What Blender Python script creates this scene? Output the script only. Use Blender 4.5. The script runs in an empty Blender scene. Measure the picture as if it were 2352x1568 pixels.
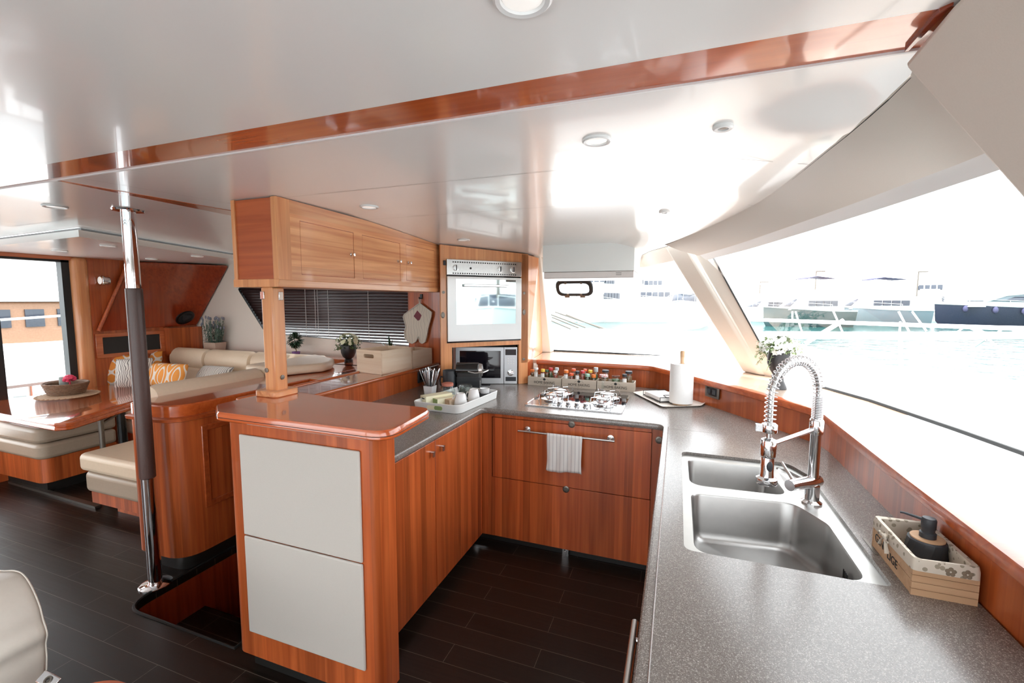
import bpy, bmesh, math, random
from mathutils import Vector, Matrix
random.seed(7)
PI = math.pi
R = math.radians
SC = bpy.context.scene
COL = SC.collection

# ------------------------------------------------------------------ camera
CF, YAW, PIT, ROL, CH = 1031.5, -0.35346, 0.092325, 0.003053, 1.60
_f = Vector((math.sin(YAW)*math.cos(PIT), math.cos(YAW)*math.cos(PIT), -math.sin(PIT)))
_r0 = Vector((math.cos(YAW), -math.sin(YAW), 0)); _u0 = _r0.cross(_f)
_r = _r0*math.cos(ROL)+_u0*math.sin(ROL); _u = -_r0*math.sin(ROL)+_u0*math.cos(ROL)
CAM = Vector((0, 0, CH))
cd = bpy.data.cameras.new('camera'); co = bpy.data.objects.new('camera', cd); COL.objects.link(co)
cd.sensor_width = 36; cd.lens = CF*36/2352; cd.clip_start = 0.02; cd.clip_end = 3000
co.matrix_world = Matrix(((_r.x, _u.x, -_f.x, 0), (_r.y, _u.y, -_f.y, 0), (_r.z, _u.z, -_f.z, CH), (0, 0, 0, 1)))
SC.camera = co

def _ray(px, py): return _r*((px-1176)/CF) + _u*((784-py)/CF) + _f
def PZ(px, py, z):                      # measured point at a known height
    d = _ray(px, py); return CAM + d*((z-CH)/d.z)
def PY(px, py, y):
    d = _ray(px, py); return CAM + d*(y/d.y)
def PX(px, py, x):
    d = _ray(px, py); return CAM + d*(x/d.x)
def PV(px, py, a, b):                   # on the vertical plane through two plan points
    n = Vector((-(b[1]-a[1]), b[0]-a[0], 0)); d = _ray(px, py)
    return CAM + d*((Vector((a[0], a[1], 0))-CAM).dot(n)/d.dot(n))

# ------------------------------------------------------------------ mesh builder
class MB:
    def __init__(s): s.bm = bmesh.new()
    def poly(s, pts):
        vs = [s.bm.verts.new(p) for p in pts]
        try: s.bm.faces.new(vs)
        except ValueError: pass
        return s
    def box(s, x0, x1, y0, y1, z0, z1, M=None):
        P = [Vector(p) for p in ((x0,y0,z0),(x1,y0,z0),(x1,y1,z0),(x0,y1,z0),(x0,y0,z1),(x1,y0,z1),(x1,y1,z1),(x0,y1,z1))]
        if M: P = [M @ p for p in P]
        v = [s.bm.verts.new(p) for p in P]
        for f in ((3,2,1,0),(4,5,6,7),(0,1,5,4),(1,2,6,5),(2,3,7,6),(3,0,4,7)): s.bm.faces.new([v[i] for i in f])
        return s
    def hexa(s, b, t):                  # bottom 4 pts, top 4 pts
        return s.loft([b, t])
    def prism(s, pts, z0, z1):
        return s.loft([[(p[0], p[1], z0) for p in pts], [(p[0], p[1], z1) for p in pts]])
    def loft(s, rings, closed=True, caps=True):
        V = [[s.bm.verts.new(p) for p in r] for r in rings]
        n = len(V[0])
        for a, b in zip(V, V[1:]):
            for i in range(n if closed else n-1):
                j = (i+1) % n
                try: s.bm.faces.new((a[i], a[j], b[j], b[i]))
                except ValueError: pass
        if caps and closed:
            for r, flip in ((V[0], True), (V[-1], False)):
                try: s.bm.faces.new(list(reversed(r)) if flip else r)
                except ValueError: pass
        return s
    def lathe(s, prof, c=(0,0,0), seg=24, M=None, sx=1, sy=1):
        rings = []
        for r, z in prof:
            ring = []
            for i in range(seg):
                a = 2*PI*i/seg; p = Vector((max(r,1e-4)*math.cos(a)*sx, max(r,1e-4)*math.sin(a)*sy, z))
                if M: p = M @ p
                ring.append(p+Vector(c))
            rings.append(ring)
        return s.loft(rings)
    def tube(s, path, r, seg=10, closed=False, flat=1.0):
        P = [Vector(p) for p in path]; n = len(P); rings = []; up = None
        for i, p in enumerate(P):
            if closed: t = P[(i+1) % n]-P[i-1]
            else: t = P[min(i+1, n-1)]-P[max(i-1, 0)]
            if t.length < 1e-9: t = Vector((0,0,1))
            t.normalize()
            if up is None:
                up = Vector((0,0,1)) if abs(t.z) < .9 else Vector((1,0,0))
            up = (up - t*up.dot(t)); up.normalize(); sd = t.cross(up)
            rr = r[i] if isinstance(r, (list, tuple)) else r
            rings.append([p + sd*(rr*math.cos(2*PI*k/seg)) + up*(rr*flat*math.sin(2*PI*k/seg)) for k in range(seg)])
        if closed:
            rings.append(rings[0]); return s.loft(rings, caps=False)
        return s.loft(rings)
    def sphere(s, c, r, seg=16, rings=10, sc=(1,1,1), M=None):
        L = []
        for j in range(rings+1):
            a = PI*j/rings; ring = []
            for i in range(seg):
                b = 2*PI*i/seg
                p = Vector((math.sin(a)*math.cos(b)*r*sc[0]+1e-5*math.cos(b), math.sin(a)*math.sin(b)*r*sc[1]+1e-5*math.sin(b), -math.cos(a)*r*sc[2]))
                if M: p = M @ p
                ring.append(p+Vector(c))
            L.append(ring)
        return s.loft(L)
    def plate(s, outer, holes, z, t):   # flat plate with holes, top at z, thickness t
        es = []; 
        for lp in [outer]+list(holes):
            vs = [s.bm.verts.new((p[0], p[1], z)) for p in lp]
            es += [s.bm.edges.new((vs[i], vs[(i+1) % len(vs)])) for i in range(len(vs))]
        r = bmesh.ops.triangle_fill(s.bm, use_beauty=True, use_dissolve=False, edges=es, normal=(0,0,1))
        fs = [g for g in r['geom'] if isinstance(g, bmesh.types.BMFace)]
        if t:
            e = bmesh.ops.extrude_face_region(s.bm, geom=fs, use_keep_orig=True)
            for g in e['geom']:
                if isinstance(g, bmesh.types.BMVert): g.co.z -= t
        return s
    def grid(s, fn, nu, nv):
        V = [[s.bm.verts.new(fn(i/nu, j/nv)) for i in range(nu+1)] for j in range(nv+1)]
        for j in range(nv):
            for i in range(nu): s.bm.faces.new((V[j][i], V[j][i+1], V[j+1][i+1], V[j+1][i]))
        return s
    def xf(s, M):
        bmesh.ops.transform(s.bm, matrix=M, verts=s.bm.verts); return s

WM = {}                                  # world matrix of each object's frame
def build(mb, name, mat, parent=None, local=False, bevel=0, ang=38, solid=0, sub=0, seg=2):
    bm = mb.bm
    bmesh.ops.remove_doubles(bm, verts=bm.verts, dist=1e-6)
    bmesh.ops.recalc_face_normals(bm, faces=bm.faces)
    W = Matrix.Identity(4)
    if parent is not None:
        W = WM[parent.name]
        if not local: bm.transform(W.inverted())
    elif not local and len(bm.verts):
        xs = [v.co.x for v in bm.verts]; ys = [v.co.y for v in bm.verts]; zs = [v.co.z for v in bm.verts]
        W = Matrix.Translation(((min(xs)+max(xs))/2, (min(ys)+max(ys))/2, min(zs)))
        bm.transform(W.inverted())
    me = bpy.data.meshes.new(name); 
    for f in bm.faces: f.smooth = True
    bm.to_mesh(me); bm.free()
    if ang < 180: me.set_sharp_from_angle(angle=R(ang))
    me.materials.append(mat)
    o = bpy.data.objects.new(name, me); COL.objects.link(o)
    if parent is not None: o.parent = parent
    else: o.matrix_world = W
    WM[o.name] = W
    if solid:
        m = o.modifiers.new('solid', 'SOLIDIFY'); m.thickness = solid; m.offset = 0
    if bevel:
        m = o.modifiers.new('bevel', 'BEVEL'); m.width = bevel; m.segments = seg; m.limit_method = 'ANGLE'; m.angle_limit = R(35)
        m.harden_normals = False
    if sub:
        m = o.modifiers.new('sub', 'SUBSURF'); m.levels = sub; m.render_levels = sub
    return o
def tag(o, label=None, cat=None, group=None, kind=None):
    if label: o['label'] = label
    if cat: o['category'] = cat
    if group: o['group'] = group
    if kind: o['kind'] = kind
    return o
def thing(name, label, cat, loc=(0,0,0), rz=0, group=None):
    o = bpy.data.objects.new(name, None); COL.objects.link(o); o.empty_display_size = .05
    o.location = loc; o.rotation_euler = (0, 0, rz)
    WM[o.name] = Matrix.Translation(loc) @ Matrix.Rotation(rz, 4, 'Z')
    return tag(o, label, cat, group)
def struct(mb, name, mat, **k):
    o = build(mb, name, mat, **k)
    if o.parent is None: o['kind'] = 'structure'
    return o
CHILD = {}
def dup(src, loc=None, rz=None, label=None, group=None, scale=None, parent=None):
    c = src.copy(); COL.objects.link(c)
    if parent is not None: c.parent = parent
    if loc is not None: c.location = loc
    if rz is not None: c.rotation_euler = (0, 0, rz)
    if scale: c.scale = scale
    if label: c['label'] = label
    if group: c['group'] = group
    for ch in list(src.children): dup(ch, parent=c)
    return c
def text(s, size, M, mat, name, parent, ext=.0006, align='CENTER', sx=1.0):
    cu = bpy.data.curves.new('t', 'FONT'); cu.body = s; cu.size = size; cu.align_x = align; cu.align_y = 'CENTER'; cu.extrude = ext; cu.resolution_u = 3
    t = bpy.data.objects.new('t', cu); COL.objects.link(t)
    dg = bpy.context.evaluated_depsgraph_get(); me = bpy.data.meshes.new_from_object(t.evaluated_get(dg))
    bpy.data.objects.remove(t); bpy.data.curves.remove(cu)
    me.transform(M @ Matrix.Diagonal((sx, 1, 1, 1)))
    me.transform(WM[parent.name].inverted())
    me.materials.clear(); me.materials.append(mat)
    o = bpy.data.objects.new(name, me); COL.objects.link(o); o.parent = parent; WM[o.name] = WM[parent.name]
    return o
def frame(o, xd, zd):                    # matrix with local x = xd, local z = zd (normal), at o
    x = Vector(xd).normalized(); z = Vector(zd).normalized(); y = z.cross(x).normalized(); x = y.cross(z)
    return Matrix(((x.x, y.x, z.x, o[0]), (x.y, y.y, z.y, o[1]), (x.z, y.z, z.z, o[2]), (0,0,0,1)))
def rrect(x0, x1, y0, y1, r, seg=6):
    return rpoly([(x0,y0),(x1,y0),(x1,y1),(x0,y1)], r, seg)
def rpoly(pts, r, seg=6):
    out = []; n = len(pts)
    for i, p in enumerate(pts):
        rr = r[i] if isinstance(r, (list, tuple)) else r
        p = Vector(p[:2]); a = Vector(pts[i-1][:2]); b = Vector(pts[(i+1) % n][:2])
        if rr <= 0: out.append((p.x, p.y)); continue
        da = (a-p); db = (b-p); la, lb = da.length, db.length; da /= la; db /= lb
        an = math.acos(max(-1, min(1, da.dot(db)))); d = min(rr/math.tan(an/2), la*.49, lb*.49); 
        p0 = p+da*d; p1 = p+db*d
        for k in range(seg+1):
            t = k/seg; q = p0*(1-t)**2 + p*2*t*(1-t) + p1*t*t
            out.append((q.x, q.y))
    return out
def arc(c, r, a0, a1, n, plane='xy'):
    o = []
    for i in range(n+1):
        a = R(a0+(a1-a0)*i/n); u, v = r*math.cos(a), r*math.sin(a)
        o.append({'xy': (c[0]+u, c[1]+v, c[2]), 'xz': (c[0]+u, c[1], c[2]+v), 'yz': (c[0], c[1]+u, c[2]+v)}[plane])
    return o

# ------------------------------------------------------------------ materials
def _new(name):
    m = bpy.data.materials.new(name); m.use_nodes = True; nt = m.node_tree
    return m, nt, nt.nodes['Principled BSDF']
def pm(name, col, rough=.5, metal=0, coat=0, var=.06, scale=30, spec=.5, bump=0, emit=None, estr=0, trans=0, alpha=1, aniso=0):
    m, nt, b = _new(name); N = nt.nodes; L = nt.links
    b.inputs['Roughness'].default_value = rough; b.inputs['Metallic'].default_value = metal
    b.inputs['Coat Weight'].default_value = coat; b.inputs['Coat Roughness'].default_value = .04
    b.inputs['Specular IOR Level'].default_value = spec
    b.inputs['Transmission Weight'].default_value = trans; b.inputs['Alpha'].default_value = alpha
    c = tuple(col)+(1,)
    b.inputs['Base Color'].default_value = c
    if var or bump:
        tc = N.new('ShaderNodeTexCoord'); nz = N.new('ShaderNodeTexNoise'); nz.inputs['Scale'].default_value = scale; nz.inputs['Detail'].default_value = 3
        L.new(tc.outputs['Object'], nz.inputs['Vector'])
        mx = N.new('ShaderNodeMix'); mx.data_type = 'RGBA'
        mx.inputs['A'].default_value = tuple(max(0, x*(1-var)) for x in col)+(1,); mx.inputs['B'].default_value = tuple(min(1, x*(1+var)) for x in col)+(1,)
        L.new(nz.outputs['Fac'], mx.inputs['Factor']); L.new(mx.outputs['Result'], b.inputs['Base Color'])
        if bump:
            bp = N.new('ShaderNodeBump'); bp.inputs['Strength'].default_value = bump; bp.inputs['Distance'].default_value = .01
            L.new(nz.outputs['Fac'], bp.inputs['Height']); L.new(bp.outputs['Normal'], b.inputs['Normal'])
    if emit:
        b.inputs['Emission Color'].default_value = tuple(emit)+(1,); b.inputs['Emission Strength'].default_value = estr
    return m
def wood(name, c1, c2, axis='z', board=.045, tint=.22, rough=.3, coat=.5, fine=1.0, seams=False):
    m, nt, b = _new(name); N = nt.nodes; L = nt.links
    tc = N.new('ShaderNodeTexCoord'); sep = N.new('ShaderNodeSeparateXYZ'); L.new(tc.outputs['Object'], sep.inputs[0])
    # across-the-grain coordinate
    add = N.new('ShaderNodeMath'); add.operation = 'ADD'
    oth = {'z': ('X','Y'), 'x': ('Y','Z'), 'y': ('X','Z')}[axis]
    L.new(sep.outputs[oth[0]], add.inputs[0]); L.new(sep.outputs[oth[1]], add.inputs[1])
    dv = N.new('ShaderNodeMath'); dv.operation = 'DIVIDE'; L.new(add.outputs[0], dv.inputs[0]); dv.inputs[1].default_value = board
    fl = N.new('ShaderNodeMath'); fl.operation = 'FLOOR'; L.new(dv.outputs[0], fl.inputs[0])
    wn = N.new('ShaderNodeTexWhiteNoise'); wn.noise_dimensions = '1D'; L.new(fl.outputs[0], wn.inputs['W'])
    mp = N.new('ShaderNodeMapping'); s = {'z': (38,38,1.4), 'x': (1.4,38,38), 'y': (38,1.4,38)}[axis]
    mp.inputs['Scale'].default_value = tuple(x*fine for x in s)
    L.new(tc.outputs['Object'], mp.inputs['Vector'])
    nz = N.new('ShaderNodeTexNoise'); nz.noise_dimensions = '4D'; nz.inputs['Scale'].default_value = 1; nz.inputs['Detail'].default_value = 5; nz.inputs['Distortion'].default_value = .6
    L.new(mp.outputs[0], nz.inputs['Vector'])
    mw = N.new('ShaderNodeMath'); mw.operation = 'MULTIPLY'; L.new(wn.outputs['Value'], mw.inputs[0]); mw.inputs[1].default_value = 20; L.new(mw.outputs[0], nz.inputs['W'])
    mx = N.new('ShaderNodeMix'); mx.data_type = 'RGBA'; mx.inputs['A'].default_value = c1+(1,); mx.inputs['B'].default_value = c2+(1,)
    rp = N.new('ShaderNodeMapRange'); rp.inputs['From Min'].default_value = .3; rp.inputs['From Max'].default_value = .7
    L.new(nz.outputs['Fac'], rp.inputs['Value']); L.new(rp.outputs[0], mx.inputs['Factor'])
    hs = N.new('ShaderNodeHueSaturation'); L.new(mx.outputs['Result'], hs.inputs['Color'])
    mr = N.new('ShaderNodeMapRange'); mr.inputs['To Min'].default_value = 1-tint; mr.inputs['To Max'].default_value = 1+tint
    L.new(wn.outputs['Value'], mr.inputs['Value']); L.new(mr.outputs[0], hs.inputs['Value'])
    L.new(hs.outputs[0], b.inputs['Base Color'])
    b.inputs['Roughness'].default_value = rough; b.inputs['Coat Weight'].default_value = coat; b.inputs['Coat Roughness'].default_value = .05
    return m
def glassmat(name, tint=(1,1,1), refl=1.0, ior=1.45, rough=0.0):
    m = bpy.data.materials.new(name); m.use_nodes = True; nt = m.node_tree; N = nt.nodes; L = nt.links
    for n in list(N): N.remove(n)
    out = N.new('ShaderNodeOutputMaterial'); tr = N.new('ShaderNodeBsdfTransparent'); tr.inputs[0].default_value = tuple(tint)+(1,)
    gl = N.new('ShaderNodeBsdfGlossy'); gl.inputs['Roughness'].default_value = rough
    lw = N.new('ShaderNodeLayerWeight'); lw.inputs[0].default_value = .5
    pw = N.new('ShaderNodeMath'); pw.operation = 'POWER'; pw.inputs[1].default_value = 5; L.new(lw.outputs['Facing'], pw.inputs[0])
    f0 = ((ior-1)/(ior+1))**2
    ml = N.new('ShaderNodeMath'); ml.operation = 'MULTIPLY_ADD'; ml.inputs[1].default_value = (1-f0)*refl; ml.inputs[2].default_value = f0*refl; ml.use_clamp = True
    L.new(pw.outputs[0], ml.inputs[0]); mx = N.new('ShaderNodeMixShader'); L.new(ml.outputs[0], mx.inputs[0]); L.new(tr.outputs[0], mx.inputs[1]); L.new(gl.outputs[0], mx.inputs[2])
    L.new(mx.outputs[0], out.inputs[0]); return m

M = {}
M['cherry'] = wood('cherry_veneer', (.55,.130,.034), (.33,.060,.014), 'z', .048, .22)
M['cherry_h'] = wood('cherry_solid', (.54,.12,.030), (.34,.060,.014), 'x', .3, .05)
M['cherry_y'] = wood('cherry_solid_long', (.56,.155,.048), (.38,.08,.024), 'y', .3, .05, coat=.8, rough=.25)
M['cherry_top'] = wood('cherry_gloss', (.60,.125,.026), (.44,.075,.015), 'x', .4, .04, rough=.18, coat=1)
M['cherry_shade'] = wood('cherry_shaded_gloss', (.34,.048,.014), (.22,.026,.008), 'z', .6, .04, rough=.2, coat=.7)  # same cherry darkened: shade of downward and stairwell faces in the colour
M['cherry_lit'] = wood('cherry_pale_lit_long', (.86,.44,.205), (.58,.20,.072), 'y', .12, .10, rough=.3, coat=.4)  # same cherry made paler: window light on the fronts put into colour
M['cherry_litz'] = wood('cherry_pale_lit_upright', (.80,.38,.165), (.62,.23,.085), 'z', .055, .08, rough=.3, coat=.4)  # upright grain, window light again in the base colour
M['pine'] = wood('pine_wood', (.92,.79,.62), (.82,.64,.45), 'y', .5, .04, rough=.6, coat=0, fine=.7)
M['pinex'] = wood('pine_wood_cross', (.91,.76,.58), (.78,.57,.39), 'x', .5, .04, rough=.6, coat=0, fine=.7)
M['crate'] = wood('bleached_wood', (.62,.54,.45), (.50,.42,.34), 'x', .5, .05, rough=.7, coat=0)
M['beech'] = wood('beech_wood', (.66,.42,.25), (.52,.31,.17), 'x', .2, .1, rough=.55, coat=0)
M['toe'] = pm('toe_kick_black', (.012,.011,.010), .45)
M['ceil'] = pm('ceiling_lacquer', (.87,.865,.85), .2, coat=.3, var=.0)
M['vinyl'] = pm('cream_vinyl', (.74,.66,.59), .55, var=.03, scale=300, bump=.03)
M['headl'] = pm('headliner_vinyl', (.74,.69,.63), .5, var=.02, scale=300, bump=.02)
M['panel'] = pm('ivory_leather_panel', (.54,.50,.455), .5, var=.03, scale=250, bump=.04)
M['leather'] = pm('cream_leather', (.76,.60,.44), .42, var=.05, scale=60, bump=.06, coat=0)
M['leather2'] = pm('taupe_leather', (.40,.31,.23), .38, var=.05, scale=60, bump=.06)
M['wleather'] = pm('white_leather', (.68,.63,.56), .45, var=.03, scale=60, bump=.05)
M['sdeck'] = pm('sink_deck_steel', (.46,.45,.43), .36, 1, var=.05)
M['visor'] = pm('brown_reflecting_steel', (.36,.31,.29), .38, .85, var=0)  # brown of the mirrored interior put into the steel colour
M['mwave'] = pm('silver_paint', (.62,.64,.67), .35, .3, var=0)
M['chrome'] = pm('chrome', (.80,.80,.82), .06, 1, var=0)
M['steel'] = pm('brushed_steel', (.58,.57,.56), .27, 1, var=.1, scale=60)
M['steel2'] = pm('sink_steel', (.42,.41,.40), .33, 1, var=.08, scale=25)
M['dsteel'] = pm('tarnished_steel', (.17,.15,.13), .35, .8, var=.1)
M['white'] = pm('white_plastic', (.80,.80,.80), .35, var=0)
M['wceramic'] = pm('white_ceramic', (.80,.80,.81), .15, var=0)
M['wmat'] = pm('white_lacquer', (.78,.79,.78), .4, var=0)
M['black'] = pm('black_plastic', (.012,.012,.013), .35, var=0)
M['blackg'] = pm('black_gloss', (.008,.008,.009), .08, var=0)
M['char'] = pm('charcoal_matte', (.03,.033,.040), .5, var=.05)
M['brownwrap'] = pm('brown_leather_wrap', (.085,.045,.038), .38, var=.1, scale=120, bump=.1)
M['slat'] = pm('blind_slat_brown', (.040,.016,.015), .35, var=0)
M['cord'] = pm('cord_grey', (.6,.57,.55), .7, var=0)
M['rubber'] = pm('black_rubber', (.01,.01,.01), .6, var=0)
M['orange'] = pm('orange_lid', (.80,.20,.03), .4, var=0); M['yellow'] = pm('yellow_lid', (.80,.52,.06), .4, var=0)
M['red'] = pm('red_lid', (.55,.03,.04), .4, var=0); M['orred'] = pm('orange_red_lid', (.78,.11,.03), .4, var=0)
M['mint'] = pm('mint_lid', (.35,.62,.48), .4, var=0); M['grlid'] = pm('grey_lid', (.42,.46,.48), .35, var=0)
M['dgreen'] = pm('dark_green_lid', (.04,.12,.07), .4, var=0)
M['spice'] = pm('spice_brown', (.25,.13,.06), .8, var=.5, scale=300)
M['spiceg'] = pm('spice_green', (.13,.17,.08), .8, var=.5, scale=300)
M['spicer'] = pm('spice_red', (.35,.07,.04), .8, var=.6, scale=300)
M['paper'] = pm('white_paper', (.85,.84,.83), .8, var=.02, scale=80, bump=.05)
M['cream'] = pm('cream_cardboard', (.84,.80,.58), .6, var=.03); M['green'] = pm('olive_cardboard', (.24,.33,.12), .6, var=.03)
M['ink'] = pm('black_ink', (.02,.02,.02), .7, var=0)
M['jar'] = glassmat('jar_glass', (.86,.90,.89), 1.5, 1.5)
M['bglass'] = pm('black_glass', (.01,.008,.012), .05, var=0)
M['mirror'] = pm('mirrored_oven_glass', (.52,.60,.60), .03, 1, var=0)
M['ovenw'] = pm('satin_white_oven_glass', (.88,.89,.90), .18, 0, coat=1, var=0)
M['glass'] = glassmat('window_glass', (.97,.98,.98), 1.0, 1.45)
M['lens'] = pm('lamp_lens', (.85,.84,.82), .3, var=0, emit=(1,.96,.9), estr=.35)
M['pleaf'] = pm('pale_green_leaf', (.30,.38,.20), .5, var=.4, scale=12)
M['pinklid'] = pm('dusty_red_lid', (.50,.17,.12), .4, var=.2)
M['palewood'] = wood('pale_ledge_wood', (.74,.56,.44), (.64,.45,.33), 'x', .5, .03, rough=.2, coat=1)
M['leaf'] = pm('green_leaf', (.10,.17,.06), .5, var=.5, scale=12); M['dleaf'] = pm('dark_leaf', (.025,.06,.025), .4, var=.4, scale=12)
M['petal'] = pm('cream_petal', (.80,.80,.55), .6, var=.1); M['wpetal'] = pm('white_petal', (.85,.86,.80), .6, var=.05)
M['lilac'] = pm('lilac_petal', (.22,.22,.27), .6, var=.1); M['sage'] = pm('sage_leaf', (.14,.22,.17), .6, var=.3, scale=20)
M['purple'] = pm('purple_pot', (.20,.10,.30), .5, var=0)
M['terra'] = pm('beige_pot', (.50,.36,.28), .7, var=.05)
M['wicker'] = pm('wicker', (.21,.12,.07), .65, var=.5, scale=90, bump=.5)
M['mat'] = pm('woven_straw', (.50,.34,.22), .75, var=.4, scale=90, bump=.5)
M['pink'] = pm('pink_petal', (.75,.05,.13), .5, var=.15); M['candle'] = pm('grey_candle', (.33,.38,.36), .5, var=.03)
M['boatw'] = pm('white_gelcoat', (.80,.80,.80), .25, var=0)
M['boatg'] = pm('grey_gelcoat', (.20,.25,.28), .25, var=0)
M['boatn'] = pm('navy_gelcoat', (.016,.022,.045), .15, var=0)
M['boatt'] = pm('dark_green_gelcoat', (.05,.085,.09), .2, var=0)
M['boatr'] = pm('pale_red_paint', (.50,.30,.31), .5, var=0)  # one even pale red
M['boatwd'] = pm('varnished_boat_wood', (.36,.20,.12), .4, var=.2)
M['win'] = pm('tinted_boat_glass', (.05,.06,.08), .1, var=0)
M['canvas'] = pm('navy_canvas', (.06,.06,.13), .8, var=.1)
M['awn'] = pm('pale_awning', (.72,.72,.70), .8, var=0)
M['hill'] = pm('hazy_hill', (.30,.31,.32), 1, var=.1, scale=.02, spec=0)
M['quay'] = pm('pale_concrete', (.5,.5,.49), .9, var=.05, scale=.5)
M['lav'] = pm('lavender_panel', (.30,.30,.45), .3, var=.05, scale=2)
M['skyb'] = pm('pale_blue_board', (.28,.42,.60), .4, var=0)
M['vase'] = pm('black_matte_vase', (.022,.020,.022), .42, var=.05)
M['bluevase'] = pm('blue_shadow_glaze', (.03,.035,.045), .35, var=.05)

def m_floor():
    m, nt, b = _new('wenge_planks'); N = nt.nodes; L = nt.links
    tc = N.new('ShaderNodeTexCoord'); mp = N.new('ShaderNodeMapping'); mp.vector_type = 'POINT'
    geo = N.new('ShaderNodeNewGeometry'); L.new(geo.outputs['Position'], mp.inputs['Vector'])
    mp.inputs['Location'].default_value = (.925+.776*5, -1.745+.1125*40, 0)
    br = N.new('ShaderNodeTexBrick'); br.offset = .5; br.inputs['Scale'].default_value = 1
    br.inputs['Brick Width'].default_value = .776; br.inputs['Row Height'].default_value = .1125
    br.inputs['Mortar Size'].default_value = .0011; br.inputs['Mortar Smooth'].default_value = .3; br.inputs['Bias'].default_value = 0
    br.inputs['Color1'].default_value = (.011,.0065,.0050,1); br.inputs['Color2'].default_value = (.019,.011,.008,1); br.inputs['Mortar'].default_value = (.16,.135,.11,1)
    L.new(mp.outputs[0], br.inputs['Vector'])
    m2 = N.new('ShaderNodeMapping'); m2.inputs['Scale'].default_value = (3,60,60); L.new(geo.outputs['Position'], m2.inputs['Vector'])
    nz = N.new('ShaderNodeTexNoise'); nz.inputs['Scale'].default_value = 1; nz.inputs['Detail'].default_value = 6; L.new(m2.outputs[0], nz.inputs['Vector'])
    mx = N.new('ShaderNodeMix'); mx.data_type = 'RGBA'; mx.blend_type = 'MULTIPLY'; mx.inputs['Factor'].default_value = .7
    rp = N.new('ShaderNodeMapRange'); rp.inputs['From Min'].default_value = .3; rp.inputs['From Max'].default_value = .7; rp.inputs['To Min'].default_value = .5; rp.inputs['To Max'].default_value = 1.3
    L.new(nz.outputs['Fac'], rp.inputs['Value']); L.new(br.outputs['Color'], mx.inputs['A']); L.new(rp.outputs[0], mx.inputs['B']); L.new(mx.outputs['Result'], b.inputs['Base Color'])
    r2 = N.new('ShaderNodeMapRange'); r2.inputs['To Min'].default_value = .22; r2.inputs['To Max'].default_value = .5; L.new(nz.outputs['Fac'], r2.inputs['Value']); L.new(r2.outputs[0], b.inputs['Roughness'])
    bp = N.new('ShaderNodeBump'); bp.inputs['Strength'].default_value = .15; bp.inputs['Distance'].default_value = .002; L.new(nz.outputs['Fac'], bp.inputs['Height']); L.new(bp.outputs[0], b.inputs['Normal'])
    b.inputs['Specular IOR Level'].default_value = .32
    return m
M['floor'] = m_floor()
def m_counter():
    m, nt, b = _new('speckled_solid_surface'); N = nt.nodes; L = nt.links
    geo = N.new('ShaderNodeNewGeometry')
    vo = N.new('ShaderNodeTexVoronoi'); vo.inputs['Scale'].default_value = 620; L.new(geo.outputs['Position'], vo.inputs['Vector'])
    sp = N.new('ShaderNodeSeparateColor'); L.new(vo.outputs['Color'], sp.inputs[0])
    cr = N.new('ShaderNodeValToRGB'); e = cr.color_ramp.elements
    e[0].position = 0; e[0].color = (.125,.104,.092,1); e[1].position = .5; e[1].color = (.175,.150,.136,1)
    q = e.new(.82); q.color = (.215,.19,.172,1); q = e.new(.95); q.color = (.38,.345,.32,1)
    L.new(sp.outputs[0], cr.inputs[0]); L.new(cr.outputs[0], b.inputs['Base Color'])
    b.inputs['Roughness'].default_value = .22; b.inputs['Specular IOR Level'].default_value = .7
    return m
M['counter'] = m_counter()
def stripes(name, bg, fg, axis, pitch, duty, rough=.8):
    m, nt, b = _new(name); N = nt.nodes; L = nt.links
    tc = N.new('ShaderNodeTexCoord'); sep = N.new('ShaderNodeSeparateXYZ'); L.new(tc.outputs['Object'], sep.inputs[0])
    a = N.new('ShaderNodeMath'); a.operation = 'DIVIDE'; L.new(sep.outputs[axis], a.inputs[0]); a.inputs[1].default_value = pitch
    f = N.new('ShaderNodeMath'); f.operation = 'FRACT'; L.new(a.outputs[0], f.inputs[0])
    c = N.new('ShaderNodeMath'); c.operation = 'LESS_THAN'; L.new(f.outputs[0], c.inputs[0]); c.inputs[1].default_value = duty
    mx = N.new('ShaderNodeMix'); mx.data_type = 'RGBA'; mx.inputs['A'].default_value = bg+(1,); mx.inputs['B'].default_value = fg+(1,)
    L.new(c.outputs[0], mx.inputs['Factor']); L.new(mx.outputs['Result'], b.inputs['Base Color']); b.inputs['Roughness'].default_value = rough
    return m
M['towel'] = stripes('striped_cotton', (.72,.71,.69), (.10,.10,.12), 'X', .0225, .07)
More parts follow.
